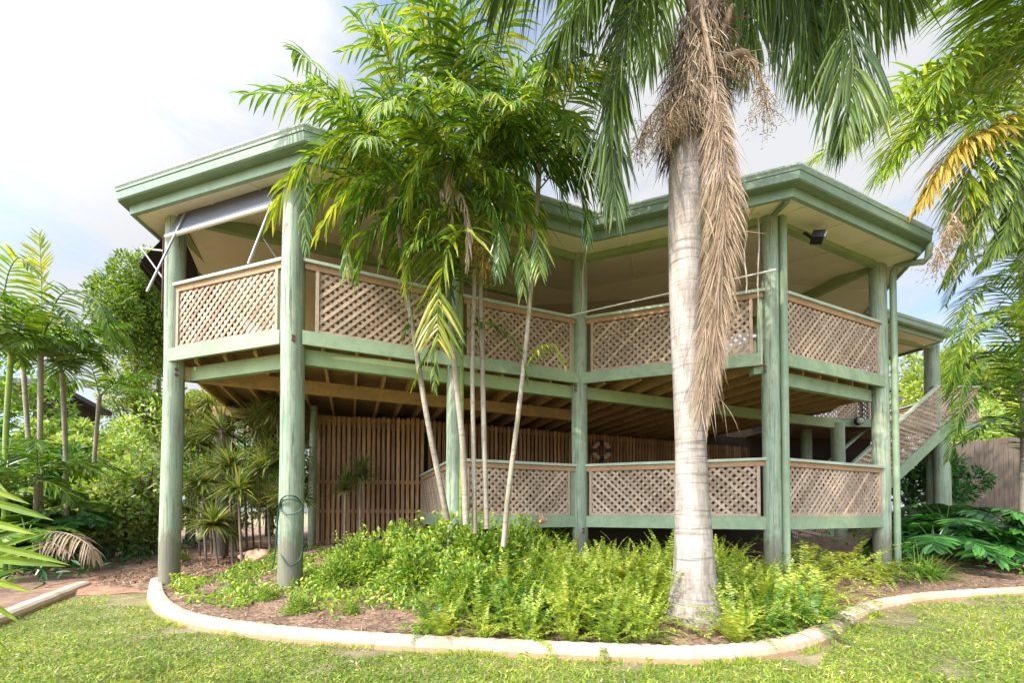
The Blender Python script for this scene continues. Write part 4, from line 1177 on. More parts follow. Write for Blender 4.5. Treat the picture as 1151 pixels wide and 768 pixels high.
p6 = clump([(566, 615, 5.0), (572, 550, 5.0), (582, 470, 5.0), (591, 390, 5.0), (599, 300, 4.95), (604, 230, 4.95), (606, 185, 4.95)], [.046, .042, .04, .036, .034, .036, .045], 'cane',
      'slender palm with smooth trunk leaning right past the upper railing',
      [([(520, 275, 4.85), (548, 236, 4.7), (580, 225, 4.6), (602, 250, 4.55), (607, 310, 4.55)], dict(ll=.58, nl=34, lw=.036, tint=(.3, .85), droop=.9)),
       ([(605, 200, 4.95), (640, 150, 4.7), (675, 175, 4.5), (690, 235, 4.45)], dict(ll=.40, nl=26, tint=(.1, .5), droop=1.2)),
       ([(605, 195, 4.95), (570, 140, 4.7), (530, 150, 4.5), (500, 200, 4.5)], dict(ll=.42, nl=26, tint=(.15, .6), droop=1.0)),
       ([(605, 190, 4.95), (615, 110, 4.9), (640, 40, 4.9), (660, -20, 4.9)], dict(ll=.44, nl=28, tint=(.1, .55)))],
      11, azs=[290, 340, 250, 30, 200, 90, 150, 270, 310, 225, 0], L=(1.2, 1.7), drp=(1.4, 3.2))
for par, h, kw in [(p5, [(541, 250, 5.1), (560, 232, 4.8), (585, 262, 4.6), (588, 330, 4.6)], dict(ll=.5, tint=(.25, .8))),
                   (p4, [(531, 250, 5.0), (500, 238, 4.7), (468, 262, 4.5), (455, 325, 4.5)], dict(ll=.55, nl=34, tint=(.35, .9), droop=.8, yellow_tip=.4)),
                   (p2, [(500, 250, 4.85), (455, 235, 4.6), (415, 262, 4.5), (398, 318, 4.5)], dict(ll=.45, tint=(.2, .75))),
                   (p6, [(604, 215, 4.9), (630, 190, 4.7), (655, 215, 4.6), (662, 275, 4.6)], dict(ll=.42, tint=(.1, .55)))]:
    make_frond(par, catmull(px3(h), 20), 'palmleaf', **dict(HG, **kw))
# small low fronds on the leaning stem
make_frond(p6, catmull(px3([(588, 420, 5.0), (605, 392, 4.9), (625, 390, 4.9), (640, 425, 4.9)]), 14), 'palmleaf', **dict(CL, ll=.18, nl=14, lw=.03, tint=(.5, .95), droop=1.6))

# ---- second feather palm at the right edge
QY2 = 7.0
q2 = empty('feather_palm', (*at(1166, 500, Y=QY2)[:2], .5), 'large lime green feather palm with one yellow dying frond beside the roof', 'palm')
trunk_from(px3([(1168, 640), (1168, 500), (1166, 340), (1162, 220), (1160, 120), (1160, 80)], QY2), [.25, .21, .20, .21, .17, .12], 'trunk', q2, 22)
LQ = dict(nl=110, ll=1.0, lw=.042, droop=.9, plumose=.45, t0=.12, rr=.022, ang=(62, 28), K=4, fold=.3, vee=.3, tint=(.25, .85))
make_frond(q2, catmull(px3([(1160, 112, 7), (1090, 105, 6.7), (990, 130, 6.5), (905, 185, 6.4)]), 26), 'limeleaf', **LQ)
make_frond(q2, catmull(px3([(1160, 118, 7), (1100, 130, 6.6), (1040, 145, 6.4), (985, 200, 6.3)]), 26), 'limeleaf', **dict(LQ, tint=(.1, .7)))
make_frond(q2, catmull(px3([(1160, 125, 6.9), (1120, 142, 6.5), (1070, 172, 6.3), (1030, 235, 6.25)]), 26), 'yellowleaf', **dict(LQ, ll=.72, droop=1.5, tint=(.1, .9)))
make_frond(q2, catmull(px3([(1160, 105, 7), (1140, 20, 6.4), (1085, -35, 6.1), (1030, -10, 6.0)]), 26), 'limeleaf', **dict(LQ, tint=(.0, .55), droop=1.3))
make_frond(q2, catmull(px3([(1162, 105, 6.9), (1150, 0, 6.0), (1120, -60, 5.6), (1080, -20, 5.4)]), 26), 'limeleaf', **dict(LQ, tint=(.0, .5), droop=1.3))
make_frond(q2, catmull(px3([(1160, 125, 6.9), (1130, 170, 6.4), (1105, 240, 6.3), (1060, 320, 6.3)]), 26), 'queenleaf', **dict(LQ, ll=.6, droop=1.4, tint=(.2, .8)))
make_frond(q2, catmull(px3([(1162, 120, 6.9), (1150, 180, 6.2), (1130, 260, 6.1), (1100, 300, 6.1)]), 26), 'queenleaf', **dict(LQ, ll=.5, droop=1.6, tint=(.1, .6)))
for h, tn in [([(1160, 108, 7), (1100, 70, 6.9), (1020, 95, 6.7), (960, 160, 6.6)], (.2, .8)), ([(1160, 110, 7), (1115, 75, 7.2), (1060, 95, 7.3), (1010, 175, 7.3)], (.3, .9)), ([(1162, 105, 6.9), (1120, 60, 6.4), (1070, 70, 6.1), (1040, 120, 6.0)], (.1, .7)), ([(1160, 120, 6.9), (1130, 140, 6.6), (1090, 190, 6.5), (1075, 260, 6.5)], (.3, .9)), ([(1165, 100, 6.8), (1165, 20, 6.2), (1140, -40, 5.8), (1100, -30, 5.6)], (.1, .6))]:
    make_frond(q2, catmull(px3(h), 26), 'limeleaf', **dict(LQ, ll=.85, tint=tn))
for k, az in enumerate((10, 60, 110, 150, 330)):
    make_frond(q2, arc_path(at(1160, 100, Y=QY2), R(az), R(50), 2.6, 1.9, 20), 'limeleaf', **dict(LQ, nl=50))
brush(q2, catmull(px3([(1150, 205, 6.8), (1110, 205, 6.5), (1090, 240, 6.4), (1080, 285, 6.4)]), 16), 260, .50, .007, 'seed', 'seed_stalk', .5, .7, (.1, 1), .7)
brush(q2, catmull(px3([(1085, 220, 6.3), (1065, 255, 6.2), (1055, 285, 6.2)]), 14), 110, .40, .012, 'deadleaf', 'dead_frond', .5, .9, (.3, 1), .8)
mb = MB(); n = 500
th = rng.uniform(0, 6.28, n); base = at(1160, 200, Y=QY2)+np.stack([.24*np.cos(th), .24*np.sin(th), rng.uniform(-.7, .6, n)], 1)
D = np.stack([.25*np.cos(th), .25*np.sin(th), -1+rng.normal(0, .2, n)], 1); S = np.stack([-np.sin(th), np.cos(th), 0*th], 1)
mb.strips(base, D, S, .5, .025, .3, 3, None, 0, rng.uniform(.1, .9, n)); mb.build('fibre_skirt', 'fibre', q2)

# ---- cane palms at the right edge, in front of the stairs
c2 = empty('cane_palm', (*at(1172, 560, Y=7.2)[:2], .5), 'arching cane palm hiding the rear stairs and landing', 'palm')
for sx, topy in ((1172, 430), (1182, 380), (1163, 480)):
    trunk_from(px3([(sx+4, 640), (sx, 540), (sx, topy)], 7.2), [.06, .05, .05], 'greencane', c2, 10)
AQ = dict(nl=60, ll=.44, lw=.028, droop=.55, plumose=.12, t0=.08, rr=.014, ang=(62, 34), K=3, fold=.3, vee=.45, tint=(.2, .7))
for h, kw in [([(1172, 450, 7.2), (1152, 360, 6.9), (1115, 322, 6.7), (1082, 345, 6.5), (1064, 405, 6.5)], {}),
          ([(1182, 380, 7.2), (1160, 310, 6.9), (1125, 283, 6.7), (1085, 300, 6.6), (1062, 345, 6.6)], dict(tint=(.25, .75))),
          ([(1182, 400, 7.2), (1150, 355, 6.8), (1115, 350, 6.5), (1082, 385, 6.4), (1062, 440, 6.4)], dict(tint=(.3, .85))),
          ([(1163, 500, 7.2), (1140, 440, 6.8), (1110, 430, 6.5), (1080, 470, 6.4), (1066, 520, 6.4)], dict(tint=(.02, .4))),
          ([(1172, 460, 7.2), (1150, 410, 6.9), (1115, 395, 6.8), (1085, 410, 6.7), (1060, 450, 6.7)], dict(tint=(.05, .45))),
          ([(1182, 380, 7.2), (1175, 290, 6.9), (1155, 250, 6.7), (1120, 250, 6.6)], dict(tint=(.2, .7))),
          ([(1163, 520, 7.2), (1150, 480, 6.9), (1120, 470, 6.7), (1080, 500, 6.6)], dict(tint=(.0, .35))),
          ([(1182, 430, 7.0), (1160, 370, 6.4), (1130, 350, 6.2), (1105, 370, 6.1)], dict(tint=(.3, .85))),
          ([(1182, 390, 7.0), (1150, 325, 6.7), (1118, 310, 6.5), (1090, 350, 6.4), (1080, 410, 6.4)], dict(tint=(.3, .85))),
          ([(1172, 470, 7.0), (1140, 385, 6.7), (1110, 368, 6.5), (1080, 400, 6.4), (1068, 460, 6.4)], dict(tint=(.2, .75))),
          ([(1168, 520, 7.0), (1152, 430, 6.6), (1120, 400, 6.4), (1085, 430, 6.3), (1075, 490, 6.3)], dict(tint=(.05, .5))),
          ([(1182, 380, 7.2), (1165, 300, 7.0), (1140, 270, 6.9), (1105, 275, 6.9)], dict(tint=(.2, .7)))]:
    make_frond(c2, catmull(px3(h), 24), 'palmleaf', **dict(AQ, **kw))

# ---- cane palms at the left
CP = dict(nl=28, ll=.44, lw=.046, gap=.06, droop=.8, plumose=.15, t0=.12, rr=.012, ang=(62, 30), K=3, fold=.35, vee=.3, tint=(.12, .8))
left = [((14, 650), (6, 520), (12, 400), 7.0, 'greencane', 'leaning green cane palm at the edge of the left side bed', 8),
        ((48, 650), (45, 520), (46, 385), 7.4, 'greencane', 'cane palm with one upright yellowing frond against the sky', 8),
        ((76, 640), (74, 520), (70, 420), 7.8, 'cane', 'brown stemmed cane palm before the dark shed roof', 6),
        ((32, 640), (34, 540), (26, 410), 8.2, 'cane', 'cane palm behind the green stemmed ones in the left bed', 6),
        ((104, 600), (106, 520), (112, 445), 9.0, 'cane', 'short cane palm with dark fronds nearest the pale shrubs', 4),
        ((40, 640), (40, 590), (42, 535), 7.2, 'greencane', 'low cane palm with broad fronds hiding the shed wall', 6),
        ((5, 650), (5, 600), (6, 550), 6.8, 'greencane', 'low dark cane palm behind the close palm leaves', 9)]
for i, (b0, b1, b2, Y, mt, lab, nf) in enumerate(left):
    st = px3([b0, b1, b2], Y)
    e = empty('cane_palm', st[0], lab, 'palm', 'cane palms in the left bed')
    trunk_from(st, [.045, .038, .04], 'cane' if i % 2 else mt, e, 10)
    for k in range(nf):
        t_ = rng.uniform(-.1, .25)
        make_frond(e, arc_path(st[-1], R(k*360/nf+rng.uniform(-20, 20)), R(rng.uniform(25, 75)), rng.uniform(1.2, 1.7), rng.uniform(1.3, 2.6), 18), 'palmleaf', **dict(CP, tint=(max(0, .1+t_), .6+t_), yellow_tip=.3))
    if i == 1:
        make_frond(e, catmull(px3([(46, 385, 7.4), (47, 340, 7.4), (46, 300, 7.4), (44, 262, 7.4)]), 18), 'palmleaf', **dict(CP, ll=.40, tint=(.6, 1), droop=.2, t0=.3, ang=(70, 35), up=(0, -1, 0)))
        make_frond(e, catmull(px3([(46, 385, 7.3), (70, 330, 7.0), (110, 340, 6.8), (130, 400, 6.7)]), 18), 'palmleaf', **dict(CP, tint=(.1, .6)))
    if i == 0:
        make_frond(e, catmull(px3([(12, 400, 7.0), (5, 330, 6.8), (20, 290, 6.7), (45, 310, 6.7)]), 18), 'palmleaf', **dict(CP, tint=(.5, 1)))
        make_frond(e, catmull(px3([(12, 400, 7.0), (30, 350, 6.6), (70, 345, 6.4), (95, 390, 6.3)]), 18), 'palmleaf', **dict(CP, tint=(.1, .55)))
# near frond entering at the left
ne_ = empty('young_palm', (-2.75, 2.05, .0), 'bright green palm fronds reaching in close to the camera', 'palm')
trunk_from(np.array([[-2.8, 2.1, .02], [-2.8, 2.08, .3], [-2.77, 2.05, .55]]), [.05, .045, .04], 'greencane', ne_, 10)
make_frond(ne_, catmull(np.array([[-2.77, 2.05, .5], [-2.74, 2.03, .72], [-2.70, 2.0, .95], [-2.62, 1.97, 1.22], [-2.5, 1.9, 1.42]]), 22), 'limeleaf', nl=9, ll=.46, lw=.042, droop=.16, plumose=.10, t0=.16, rr=.010, ang=(94, 70), K=4, fold=.25, vee=.05, tint=(.2, .62), up=(0, -1, .1), yellow_tip=.5)
make_frond(ne_, catmull(np.array([[-2.77, 2.05, .5], [-2.9, 2.1, .8], [-3.1, 2.2, 1.0], [-3.3, 2.3, .9]]), 22), 'limeleaf', nl=14, ll=.4, lw=.036, droop=.3, t0=.2, rr=.010, tint=(.1, .6))
make_frond(ne_, catmull(np.array([[-2.77, 2.05, .5], [-2.72, 2.0, .62], [-2.66, 1.95, .70], [-2.58, 1.9, .66]]), 22), 'limeleaf', nl=7, ll=.34, lw=.036, droop=.2, t0=.2, rr=.010, tint=(.1, .5), ang=(90, 60), up=(0, -1, .1))
# drooping dead frond in the side bed
mb = MB(); frond(mb, catmull(px3([(52, 598, 6.6), (75, 600, 6.5), (98, 612, 6.4), (108, 630, 6.4)]), 16), nl=20, ll=.42, lw=.028, droop=1.6, t0=.1, rr=.012, tint=(.3, 1), ang=(60, 30))
frond(mb, catmull(px3([(50, 605, 6.5), (62, 612, 6.4), (80, 625, 6.3)]), 16), nl=12, ll=.3, lw=.024, droop=1.6, t0=.1, rr=.01, tint=(.2, .8), ang=(60, 30))
tag(mb.build('dead_frond', 'deadleaf'), 'pale brown fallen frond drooping over the side bed', 'frond')

# ---- trees and background shrubs
def tree(name, c, rad, n, L, W, mt, label, cat, group=None, trunk=True, clumps=16, base=None, tint=(.05, .95)):
    c = np.array(c); rad = np.array(rad)
    bz = 0.0 if base is None else base
    e = empty(name, (c[0], c[1], bz), label, cat, group)
    if trunk:
        mb = MB()
        mb.tube([[c[0], c[1], bz], [c[0]+.1, c[1], (bz+c[2])/2], [c[0], c[1], c[2]+rad[2]*.4]], [.16*rad[0]/2+.04, .11*rad[0]/2+.03, .03], 8)
        for k in range(7):
            a_ = rng.uniform(0, 6.28); h = bz+(c[2]-bz)*rng.uniform(.35, .95)
            mb.tube([[c[0], c[1], h], [c[0]+rad[0]*.4*math.cos(a_), c[1]+rad[1]*.4*math.sin(a_), h+rad[2]*.35], [c[0]+rad[0]*.75*math.cos(a_), c[1]+rad[1]*.75*math.sin(a_), h+rad[2]*.6]], [.07*rad[0]/2+.015, .04*rad[0]/2+.01, .012], 6)
        mb.build('trunk', 'bark', e, smooth=True)
    mb = MB()
    u = rng.normal(0, 1, (clumps, 3)); u /= np.linalg.norm(u, axis=1)[:, None]
    cc = c+u*rad*rng.uniform(.35, .88, (clumps, 1)); cr = rng.uniform(.30, .52, clumps)
    i = rng.integers(0, clumps, n)
    d = rng.normal(0, 1, (n, 3)); d /= np.linalg.norm(d, axis=1)[:, None]
    p = cc[i]+d*(cr[i]*rng.uniform(.45, 1.0, n)**.5)[:, None]*rad
    ct = rng.uniform(-.15, .15, clumps)
    leaf_cloud(mb, p, L, W, np.clip(rng.uniform(*tint, n)+ct[i], 0, 1), out=d)
    mb.build('crown', mt, e)
    return e
tree('broadleaf_tree', at(152, 360, Y=16), (1.45, 1.8, 2.7), 14000, .17, .075, 'tree', 'bushy light green tree rising behind the black awning blind', 'tree', clumps=30, tint=(0, .75))
tree('broadleaf_tree', at(178, 372, Y=17), (1.5, 1.6, 2.2), 8000, .16, .07, 'tree', 'darker bushy tree touching the left corner pole', 'tree', clumps=16, tint=(0, .6))
bgs = [((100, 535), 11.5, (1.3, 1.2, 1.5), 'pale', 'pale flowering shrub below the shed roof'),
       ((158, 520), 12.0, (1.2, 1.2, 1.8), 'pale', 'tall pale flowering shrub between shed and corner pole'),
       ((168, 555), 9.6, (.95, .8, 1.3), 'pale', 'cream speckled shrub beside the litter path'),
       ((122, 575), 9.0, (.9, .8, .95), 'pale', 'low green shrub at the far end of the side bed'),
       ((160, 450), 16.0, (1.2, 1.2, 1.8), 'tree', 'yellow green shrub mass under the bushy tree')]
for (pp, Y, rad, mt, lab) in bgs:
    tree('flowering_shrub' if mt == 'pale' else 'broad_shrub', at(*pp, Y=Y), rad, 4600 if rad[0] > 1 else 3600, .13, .065, mt, lab, 'shrub', clumps=16, base=.1, tint=(.2, 1))
for (pp, Y, rad, lab) in [((112, 560), 8.9, (.6, .6, .75), 'rounded pale shrub left of the litter path'), ((140, 540), 10.6, (.9, .8, 1.3), 'bright pale shrub in the middle behind the path'), ((84, 535), 9.8, (.7, .7, .9), 'bright shrub between the cane palm stems')]:
    tree('flowering_shrub', at(*pp, Y=Y), rad, 3400, .12, .06, 'pale', lab, 'shrub', clumps=16, base=.05, tint=(.25, 1))
for (pp, Y, rad, lab) in [((66, 500), 10.2, (.75, .7, .75), 'leafy green shrub in front of the dark shed'), ((112, 512), 12.0, (.8, .8, .8), 'bright rounded shrub at the end of the shed roof')]:
    tree('broad_shrub', at(*pp, Y=Y), rad, 2600, .13, .06, 'pale', lab, 'shrub', clumps=14, base=.05, tint=(.05, .8))
bgs2 = [((215, 500), 12.5, (1.2, 1.0, 1.8), 'tree', 'yellow green bush seen under the deck edge'),
        ((262, 540), 12.0, (1.5, 1.2, 1.6), 'shrub', 'dense bush behind the spiky plants under the deck'),
        ((318, 540), 11.5, (1.1, 1.0, 1.5), 'shrub', 'dark bush beside the slatted wall'),
        ((5, 490), 10.0, (1.2, 1.1, 2.2), 'shrub', 'tall dark bush behind the left cane palms'),
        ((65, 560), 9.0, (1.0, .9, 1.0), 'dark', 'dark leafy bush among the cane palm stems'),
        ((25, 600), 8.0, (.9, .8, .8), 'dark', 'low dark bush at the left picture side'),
        ((232, 470), 13.0, (1.2, 1.0, 1.4), 'tree', 'olive bush beyond the upper deck edge')]
for (pp, Y, rad, mt, lab) in bgs2:
    tree('broad_shrub', at(*pp, Y=Y), rad, 3000, .17, .07, mt, lab, 'shrub', clumps=16, base=.1, tint=(.05, .85))
for (pp, Y, rad, mt, lab) in [((1085, 440), 17, (2.4, 1.5, 2.2), 'tree', 'yellow green tree behind the rear landing'),
                              ((1150, 440), 16, (2.2, 1.5, 2.4), 'tree', 'bright leafy tree behind the paling fence'),
                              ((1040, 430), 19, (2.4, 1.5, 2.0), 'tree', 'leafy tree showing through the rear screen'),
                              ((1110, 500), 15, (1.6, 1.2, 1.5), 'pale', 'golden leaved shrub above the paling fence')]:
    tree('broadleaf_tree', at(*pp, Y=Y), rad, 4200, .22, .09, mt, lab, 'tree', clumps=18, base=.6, tint=(.3, 1))
for (pp, Y, rad, lab) in [((960, 325), 24, (2.2, 2, 1.6), 'distant tree top left of the rear roof'), ((1075, 340), 22, (1.4, 1.4, 1.3), 'distant tree top just above the rear gutter')]:
    pass

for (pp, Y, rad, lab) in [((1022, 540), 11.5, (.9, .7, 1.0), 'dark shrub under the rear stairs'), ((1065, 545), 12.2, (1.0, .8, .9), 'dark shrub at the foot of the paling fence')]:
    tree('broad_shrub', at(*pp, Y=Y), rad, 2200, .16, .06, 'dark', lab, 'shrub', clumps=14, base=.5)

# ---- spiky dracaenas
def rosette(mb, c, n, L, W, tint=(.2, .9), up=.25, droop=1.0):
    d = rng.normal(0, 1, (n, 3)); d[:, 2] = rng.uniform(-.35, 1.1, n)+up
    d /= np.linalg.norm(d, axis=1)[:, None]
    s_ = np.cross(d, [0, 0, 1.0]); s_ /= np.linalg.norm(s_, axis=1)[:, None]+1e-6
    mb.strips(np.array(c)+d*.03, d, s_, L*rng.uniform(.7, 1.1, n), W, droop*rng.uniform(.3, 1.2, n), 4, [.7, 1, .85, .55, .03], .25, rng.uniform(*tint, n))
DR = [((250, 488), 8.6, .50, 'spiky dracaena whose head is beside the orange pot'),
      ((300, 525), 8.0, .48, 'pale striped dracaena left of the thick pole'),
      ((322, 470), 8.4, .55, 'upright dracaena reaching up to the deck joists'),
      ((228, 545), 8.4, .50, 'bushy dracaena right beside the left corner pole'),
      ((268, 552), 7.6, .42, 'short brown stemmed dracaena over the ground cover'),
      ((322, 512), 7.6, .50, 'cream dracaena touching the thick pole'),
      ((240, 590), 7.8, .40, 'low dracaena at the bend of the litter path'),
      ((300, 505), 9.4, .5, 'dark dracaena at the back under the joists'),
          ((222, 500), 9.0, .5, 'olive dracaena half hidden by the corner pole'),
          ((275, 470), 9.0, .5, 'tall dracaena right under the deck corner'),
          ((258, 525), 8.0, .5, 'broad dracaena in the middle of the spiky plants'),
          ((330, 560), 7.4, .42, 'low cream dracaena over the tan boulder')]
for i, (pp, Y, L, lab) in enumerate(DR):
    c = at(*pp, Y=Y); bz = float(bedz(c[0], c[1]))
    e = empty('dracaena', (c[0], c[1], bz), lab, 'plant', 'spiky plants under the deck')
    mb = MB(); mb.tube([[c[0]+.1, c[1], bz-.05], [c[0]+.04, c[1], (bz+c[2])/2], c], [.028, .022, .02], 7); mb.build('stem', 'bark', e, smooth=True)
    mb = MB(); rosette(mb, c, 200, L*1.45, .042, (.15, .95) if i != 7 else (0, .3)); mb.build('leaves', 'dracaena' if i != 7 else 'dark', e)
heads = [('pale', 214, 462), ('olive', 236, 455), ('thin leaved', 262, 448), ('tall pale', 290, 470), ('drooping', 312, 452), ('bushy', 330, 535), ('short', 246, 560), ('fine leaved', 282, 545), ('spreading', 216, 575), ('small pale', 300, 560), ('low spiky', 262, 588), ('slanting', 333, 490)]
wh = ['close beside the corner pole', 'under the edge of the upper deck', 'high under the deck joists', 'midway between the two left poles', 'below the inner deck beam', 'against the thick pole', 'above the red litter path', 'before the tan boulder', 'at the foot of the corner pole', 'left of the tan boulder', 'over the ground cover edge', 'just left of the thick pole top']
for (nm, hx, hy), w_ in zip(heads, wh):
    Y = rng.uniform(8.0, 10.5); c = at(hx, hy, Y=Y); bz = float(bedz(c[0], c[1]))
    e = empty('dracaena', (c[0], c[1], bz), nm+' dracaena '+w_, 'plant', 'spiky plants under the deck')
    mb = MB(); mb.tube([[c[0]+.1, c[1], bz-.05], [c[0]+.04, c[1], (bz+c[2])/2], c], [.026, .02, .018], 7); mb.build('stem', 'bark', e, smooth=True)
    mb = MB(); rosette(mb, c, 170, .62, .036, (.35, 1.0), .15, 1.1); rosette(mb, c-[0, 0, .25], 80, .5, .03, (.3, 1.0), -.1, 1.6); mb.build('leaves', 'dracaena', e)
for (pp, Y, L, lab) in [((405, 538), 8.2, .50, 'dark green dracaena in front of the slatted wall'), ((388, 552), 8.0, .38, 'smaller dark dracaena head low on the slatted wall')]:
    c = at(*pp, Y=Y); bz = float(bedz(c[0], c[1]))
    e = empty('dracaena', (c[0], c[1], bz), lab, 'plant')
    mb = MB(); mb.tube([[c[0], c[1], bz-.05], c], [.025, .02], 7); mb.build('stem', 'cane', e, smooth=True)
    mb = MB(); rosette(mb, c, 110, L, .030, (.1, .65), .5, 1.2); rosette(mb, c+[.03, 0, .16], 50, L, .028, (.05, .6), 1.0, .8); mb.build('leaves', 'dracaena', e)

# ---- leafy shrubs in the middle of the bed
def leafy(n, rad, L, W, mt, tint=(.05, 1), stems=9):
    mb = MB(); rad = np.array(rad)
    d = rng.normal(0, 1, (n, 3)); d /= np.linalg.norm(d, axis=1)[:, None]; d[:, 2] = np.abs(d[:, 2])
    lump = 1+.22*np.sin(d[:, 0]*5+1)*np.cos(d[:, 1]*5)+.15*np.sin(d[:, 2]*9)
    p = d*rad*(rng.uniform(.35, 1, n)**.6*lump)[:, None]
    leaf_cloud(mb, p, L, W, rng.uniform(*tint, n), out=d)
    for k in range(stems):
        a_ = rng.uniform(0, 6.28); r_ = rng.uniform(.2, .8)
        mb.tube([[0, 0, -.05], [rad[0]*r_*.5*math.cos(a_), rad[1]*r_*.5*math.sin(a_), rad[2]*.5], [rad[0]*r_*math.cos(a_), rad[1]*r_*math.sin(a_), rad[2]*.92]], [.008, .006, .003], 5, .1)
        # upright sprigs
        q_ = np.array([rad[0]*r_*math.cos(a_), rad[1]*r_*math.sin(a_), rad[2]*.8]); k_ = 16
        pp_ = q_+np.stack([rng.normal(0, .02, k_), rng.normal(0, .02, k_), np.linspace(0, rad[2]*.5, k_)], 1)
        leaf_cloud(mb, pp_, L*.8, W*.8, rng.uniform(.4, 1, k_))
    return mb
protos = []
for k in range(3):
    o = leafy(1700, (.46, .42, .52), .066, .034, 'cover').build('leafy_shrub', 'cover'); protos.append(o)
used = [False]*3
SH = [((432, 650), 'light green leafy shrub at the left end of the shrub row', 1.0), ((470, 662), 'dense bright shrub just behind the bare mulch', .95), ((505, 640), 'leafy shrub at the foot of the third pole', 1.15),
      ((545, 650), 'leafy shrub around the bases of the slender palms', 1.2), ((585, 640), 'leafy shrub where the right leaning palm starts', 1.05), ((400, 640), 'small shrub below the dark dracaena', .75),
      ((620, 620), 'green shrub under the pink flower', .9), ((455, 625), 'shrub around the bird bath', .85), ((525, 600), 'tall shrub reaching the lower lattice', 1.15), ((560, 600), 'tall shrub in front of the lower lattice', 1.0), ((378, 660), 'low sprawling shrub right of the thick pole', .6), ((520, 680), 'low shrub near the kerb where the ferns begin', .8)]
def ground_at(px, py):
    """where the pixel ray meets the bed surface"""
    d = Dv+(px-CX)/F*Rv+(CY-py)/F*Uv
    for t in np.arange(2.0, 30, .03):
        p = CAM+d*t
        if p[2] <= bedz(p[0], p[1]): return p
    return CAM+d*10
for i, (pp, lab, s_) in enumerate(SH):
    k = i % 3
    p = ground_at(*pp)
    s_ *= 1.15
    if not used[k]: o = protos[k]; used[k] = True; o.location = p; o.scale = (s_,)*3
    else: o = dup(protos[k], p, rng.uniform(0, 6.28), s_)
    tag(o, lab, 'shrub', 'leafy shrubs in the garden bed')
# ---- low ground cover at the left of the bed
mb = MB(); n = 15000
gx_ = rng.uniform(-5.0, -.9, n); gd = rng.uniform(.22, 3.6, n); gy_ = yfront(gx_)+gd
pat = np.sin(gx_*3.1+1)*np.cos(gy_*2.7+.5)+.6*np.sin(gx_*7+gy_*5)
bare = (gx_ > -3.0)*(gd < .85)*1.6+(gd < .40)*.8
kp = pat+rng.normal(0, .35, n)-bare > -.42
gx_, gy_, pat = gx_[kp], gy_[kp], pat[kp]
hz_ = rng.random(len(gx_))**1.4*np.clip(.10+.07*pat, .04, .22)
leaf_cloud(mb, np.stack([gx_, gy_, bedz(gx_, gy_)+hz_], 1), .062, .032, np.clip(rng.uniform(.1, .95, len(gx_))+.1*pat, 0, 1), upb=.8)
tag(mb.build('ground_cover', 'cover'), 'low light green ground cover under the left poles', 'ground cover', kind='stuff')
for (pp, lab, s_) in [((203, 632), 'small bright plant at the foot of the corner pole', .36), ((335, 690), 'small bright seedling plant before the thick pole', .34), ((300, 676), 'tiny bright plant near the pale kerb', .28), ((395, 690), 'tiny sprig alone on the bare mulch', .22)]:
    tag(dup(protos[1], ground_at(*pp), rng.uniform(0, 6), s_), lab, 'plant', 'small plants along the kerb')

# ---- ferns
def fernmb(nf, L, up, seed, tint=(.1, .9), W=.021, pl=.062):
    mb = MB()
    for k in range(nf):
        az = k*2.4+rng.uniform(-.3, .3); el = R(rng.uniform(*up))
        ln = L*rng.uniform(.7, 1.1)
        path = arc_path([.03*math.cos(az), .03*math.sin(az), 0], az, el, ln, rng.uniform(1.0, 2.3), 14)
        t_ = rng.uniform(-.1, .1)
        frond(mb, path, nl=24, ll=pl, lw=W, droop=.25, plumose=.2, t0=.08, rr=.003, ang=(82, 55), K=2, fold=.0, vee=.2, tint=(max(0, tint[0]+t_), min(1, tint[1]+t_)), tiptaper=.15)
    return mb
fp = [fernmb(22, .60, (8, 70), 9, (.0, .45)).build('sword_fern', 'shrub'), fernmb(19, .68, (12, 85), 1).build('sword_fern', 'fern'), fernmb(17, .74, (10, 80), 2).build('sword_fern', 'fern'), fernmb(20, .62, (20, 88), 3, (.25, 1)).build('sword_fern', 'fern'), fernmb(18, .80, (15, 80), 4, (.0, .7)).build('sword_fern', 'fern')]
FG = 'sword ferns massed in the garden bed'
FL = 'yellow green sword fern growing among the fern mass'
spots = []
tb = tr[1]
tries = 0
while len(spots) < 135 and tries < 9000:
    tries += 1
    x = rng.uniform(-.75, 3.35); d = rng.uniform(.12, 2.7); y = yfront(x)+d
    if x < -.1 and d > 1.2: continue
    if math.hypot(x-tb[0], y-tb[1]) < .36: continue
    if abs(x/y-tb[0]/tb[1]) < .085 and y < tb[1]: continue
    if min([math.hypot(x-a_, y-b_) for a_, b_ in spots] or [9]) < .225: continue
    spots.append((x, float(y)))
for i, (x, y) in enumerate(spots):
    k = int(rng.integers(0, 5)); s_ = rng.uniform(.62, 1.12)
    if y-yfront(x) < .45: s_ *= .75
    loc = (x, y, float(bedz(x, y))-.01)
    if i < 5: o = fp[i]; o.location = loc; o.scale = (s_,)*3
    else: o = dup(fp[k], loc, rng.uniform(0, 6.28), s_)
    tag(o, FL, 'fern', FG)
big = fernmb(24, 1.15, (25, 65), 5, (.3, 1), .026, .085).build('arching_fern', 'fern')
BF = [((905, 655), 'large arching fern in front of the right corner pole', 1.0), ((950, 650), 'large arching fern reaching across to the downpipe', 1.0), ((880, 690), 'large pale fern spilling toward the kerb bend', .8), ((985, 655), 'yellowing fern beside the grass clump', .7), ((850, 650), 'large fern between trunk and corner pole', .85), ((925, 680), 'low arching fern over the kerb bend', .7)]
for i, (pp, lab, s_) in enumerate(BF):
    p = ground_at(*pp)
    if i == 0: o = big; o.location = p; o.scale = (s_,)*3
    else: o = dup(big, p, i*1.3, s_)
    tag(o, lab, 'fern', 'large arching ferns')
